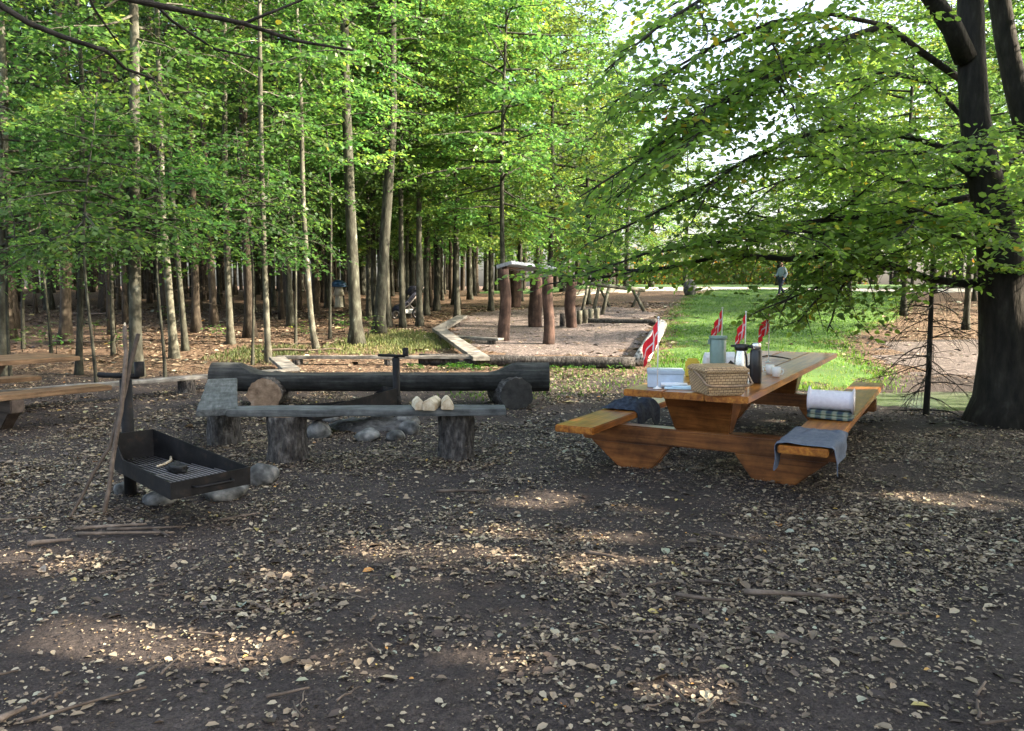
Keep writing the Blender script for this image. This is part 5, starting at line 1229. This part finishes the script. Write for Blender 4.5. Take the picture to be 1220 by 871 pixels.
# --- the mass of the forest: prototypes, then copies in a loop
protos = []
def proto(name, label, h, r, seed, bark, leaf, z0, nl, lmax, dead=0, **k):
    t = thing(name, label, 'tree', (0, 0, 0), 0, k.pop('group'))
    make_tree_meshes(t, h, r, seed, z0, nl, lmax, M[leaf], M[bark], dead=dead, **k)
    return t
GA = 'thin spruces crowding the forest behind the clearing'; GB = 'leafy beeches among the forest behind the clearing'
LA = 'thin brown spruce trunk among many alike in the dim forest'; LB_ = 'leafy slender beech among many alike in the forest'
sp = [proto('spruce_tree', LA, 19, r, 200+i, 'spruce_bark', 'spruce_needle', 7.5, 46, 1.9, 40, group=GA, size=.13, sec_sp=.3, sec_len=.9, sp=.07, up=(.3, -.35), wig=.22, top=.15) for i, r in enumerate((.06, .08, .11))]
be = [proto('beech_tree', LB_, h, r, 220+i, 'bark', 'forest_leaf', z0, 56, lm, 0, group=GB, size=.125, sec_sp=.24, sec_len=1.3, sp=.065, tint=.5) for i, (h, r, z0, lm) in enumerate(((15, .08, 3.0, 2.7), (17, .11, 4.0, 3.0), (11, .06, 2.2, 2.5)))]
rr = random.Random(21); placed = []; used = set()
for o in bpy.data.objects:
    if o.type == 'EMPTY' and o.get('category') == 'tree' and o.location.y > 10: placed.append((o.location.x, o.location.y))
def ok(x, y, dmin): return all((x-a)**2+(y-b)**2 > dmin*dmin for a, b in placed)
def put(kindset, x, y):
    src = rr.choice(kindset); first = src.name not in used; z = tz(x, y)
    s = rr.uniform(.85, 1.2)
    if first: used.add(src.name); src.location = (x, y, z); src.rotation_euler = (rr.uniform(-.02, .02), rr.uniform(-.02, .02), rr.uniform(0, 6.28)); src.scale = (s, s, s)
    else:
        c = dup(src, (x, y, z), rr.uniform(0, 6.28), src['label'], src['group'], (s, s, s)); c.rotation_euler[0] = rr.uniform(-.025, .025); c.rotation_euler[1] = rr.uniform(-.025, .025)
    placed.append((x, y))
n = 0; tries = 0
while n < 300 and tries < 9000:
    tries += 1
    y = 19+51*rr.random()**.85; x = rr.uniform(-.78*y-3, .0*y+1)
    px = 610+x/y*F
    lim = 590 if y < 60 else 640
    if px > lim: continue
    if px > 470 and y < 30: continue
    if 360 < px < 560 and y < 26: continue
    if abs(px-404) < 14 and y < 34: continue
    if not ok(x, y, (.8 if y > 26 else 1.4)): continue
    put(be if rr.random() < (.30 if px < 330 else .5 if px < 425 else .85) else sp, x, y); n += 1
for k in range(9):
    y = rr.uniform(16, 30); x = rr.uniform(-.62*y, -.16*y); px_ = 610+x/y*F; a = rr.uniform(-.6, .6); ln = rr.uniform(1.0, 2.6); m = MB(); pts = []
    for i in range(7):
        f = i/6-.5; q = Vector((x+math.cos(a)*ln*f+.1*math.sin(i*1.3+k), y+math.sin(a)*ln*f, 0)); q.z = tz(q.x, q.y)+.05+.05*abs(math.sin(i+k)); pts.append(q)
    m.tube(pts, [.035-.004*i for i in range(7)], 7, True, .2, k)
    for i in (2, 3, 4): m.tube([pts[i], pts[i]+Vector((.12, .2*(-1)**i, .12)), pts[i]+Vector((.3, .35*(-1)**i, .22))], [.014, .009, .003], 5)
    tag(m.build('fallen_branch', M['stick']), 'dead branch lying in the leaf litter of the forest floor', 'branch', 'dead branches on the forest floor')
for k in range(12):
    y = rr.uniform(15.5, 27); x = rr.uniform(-.64*y, -.18*y); t = thing('seedling', 'low green seedling sprouting from the forest leaf litter', 'seedling', (x, y, tz(x, y)), 0, 'seedlings on the forest floor'); L = Leaves(); W = MB(); rg = np.random.default_rng(300+k); h = rr.uniform(.25, .7)
    W.tube([(0, 0, -.05), (.02, 0, h*.5), (0, .02, h)], [.008, .006, .003], 5)
    for i in range(9): a = i*2.4; d = np.array([math.cos(a)*.9, math.sin(a)*.9, .15]); twig_leaves(L, np.array([0, 0, h*(.35+.65*i/9)]), d, h*rg.uniform(.5, .9), .09, .06, rg, .5)
    W.build('stem', M['bark'], t); L.build('leaves', M['forest_leaf'], t, 4, .66)
# trees beyond the lawn and to the right
rt = 0; tries = 0
while rt < 30 and tries < 3000:
    tries += 1
    y = rr.uniform(16, 60); x = rr.uniform(.52*y, .95*y+6)
    px = 610+x/y*F
    if px < 1085 or (y < 22 and px < 1225) or 37 < y < 54 and px < 1180: continue
    if not ok(x, y, 3.2) or any(abs(y-g[1]-(x-g[0])*math.tan(SUN_AZ)) < 2.0 and 2 < (x-g[0])*math.tan(SUN_EL) < 17 for g in FLOOR[:8]): continue
    put(be, x, y); rt += 1
# far wood closing the view
def far_wood():
    L = Leaves(); W = MB(); rg = np.random.default_rng(77)
    for i in range(280):
        y = rg.uniform(72, 100); px = rg.uniform(-120, 735) if i < 215 else rg.uniform(1010, 1420); x = (px-610)/F*y; z = tz(x, y); h = rg.uniform(14, 22); zb = rg.choice([2.2, 4.5, 6.5])
        W.tube([(x, y, z-.2), (x+rg.normal(0, .3), y, z+h*.6), (x, y, z+h)], [.2, .13, .03], 6, False)
        n = 420; t = rg.random(n)**.8; a = rg.uniform(0, 6.28, n); rr_ = 2.6*np.sqrt(rg.random(n))*(1.05-t*.7)
        P = np.stack([x+rr_*np.cos(a), y+rr_*np.sin(a), z+zb+(h-zb)*t], 1)
        L.add(P, rg.normal(0, 1, (n, 3)), UP[None]+rg.normal(0, .5, (n, 3)), rg.uniform(.3, .6, n), np.clip(rg.normal(.5, .22, n), 0, 1))
    for i in range(90):
        y = rg.uniform(84, 100); px = rg.uniform(720, 1030); x = (px-610)/F*y; z = tz(x, y); h = rg.uniform(2, 4.6); n = 260; t = rg.random(n); a = rg.uniform(0, 6.28, n); rr_ = 2.2*np.sqrt(rg.random(n))*(1-t*.5)
        W.tube([(x, y, z-.2), (x, y, z+h*.8)], [.1, .03], 5, False)
        L.add(np.stack([x+rr_*np.cos(a), y+rr_*np.sin(a), z+h*t], 1), rg.normal(0, 1, (n, 3)), UP[None]+rg.normal(0, .5, (n, 3)), rg.uniform(.25, .5, n), np.clip(rg.normal(.75, .2, n), 0, 1))
    a = W.build('far_wood', M['spruce_bark']); b = L.build('foliage', M['forest_leaf'], a, 4, .7)
    kind(a, 'stuff'); tag(a, 'far wood closing the view behind the forest trunks', 'wood')
far_wood()
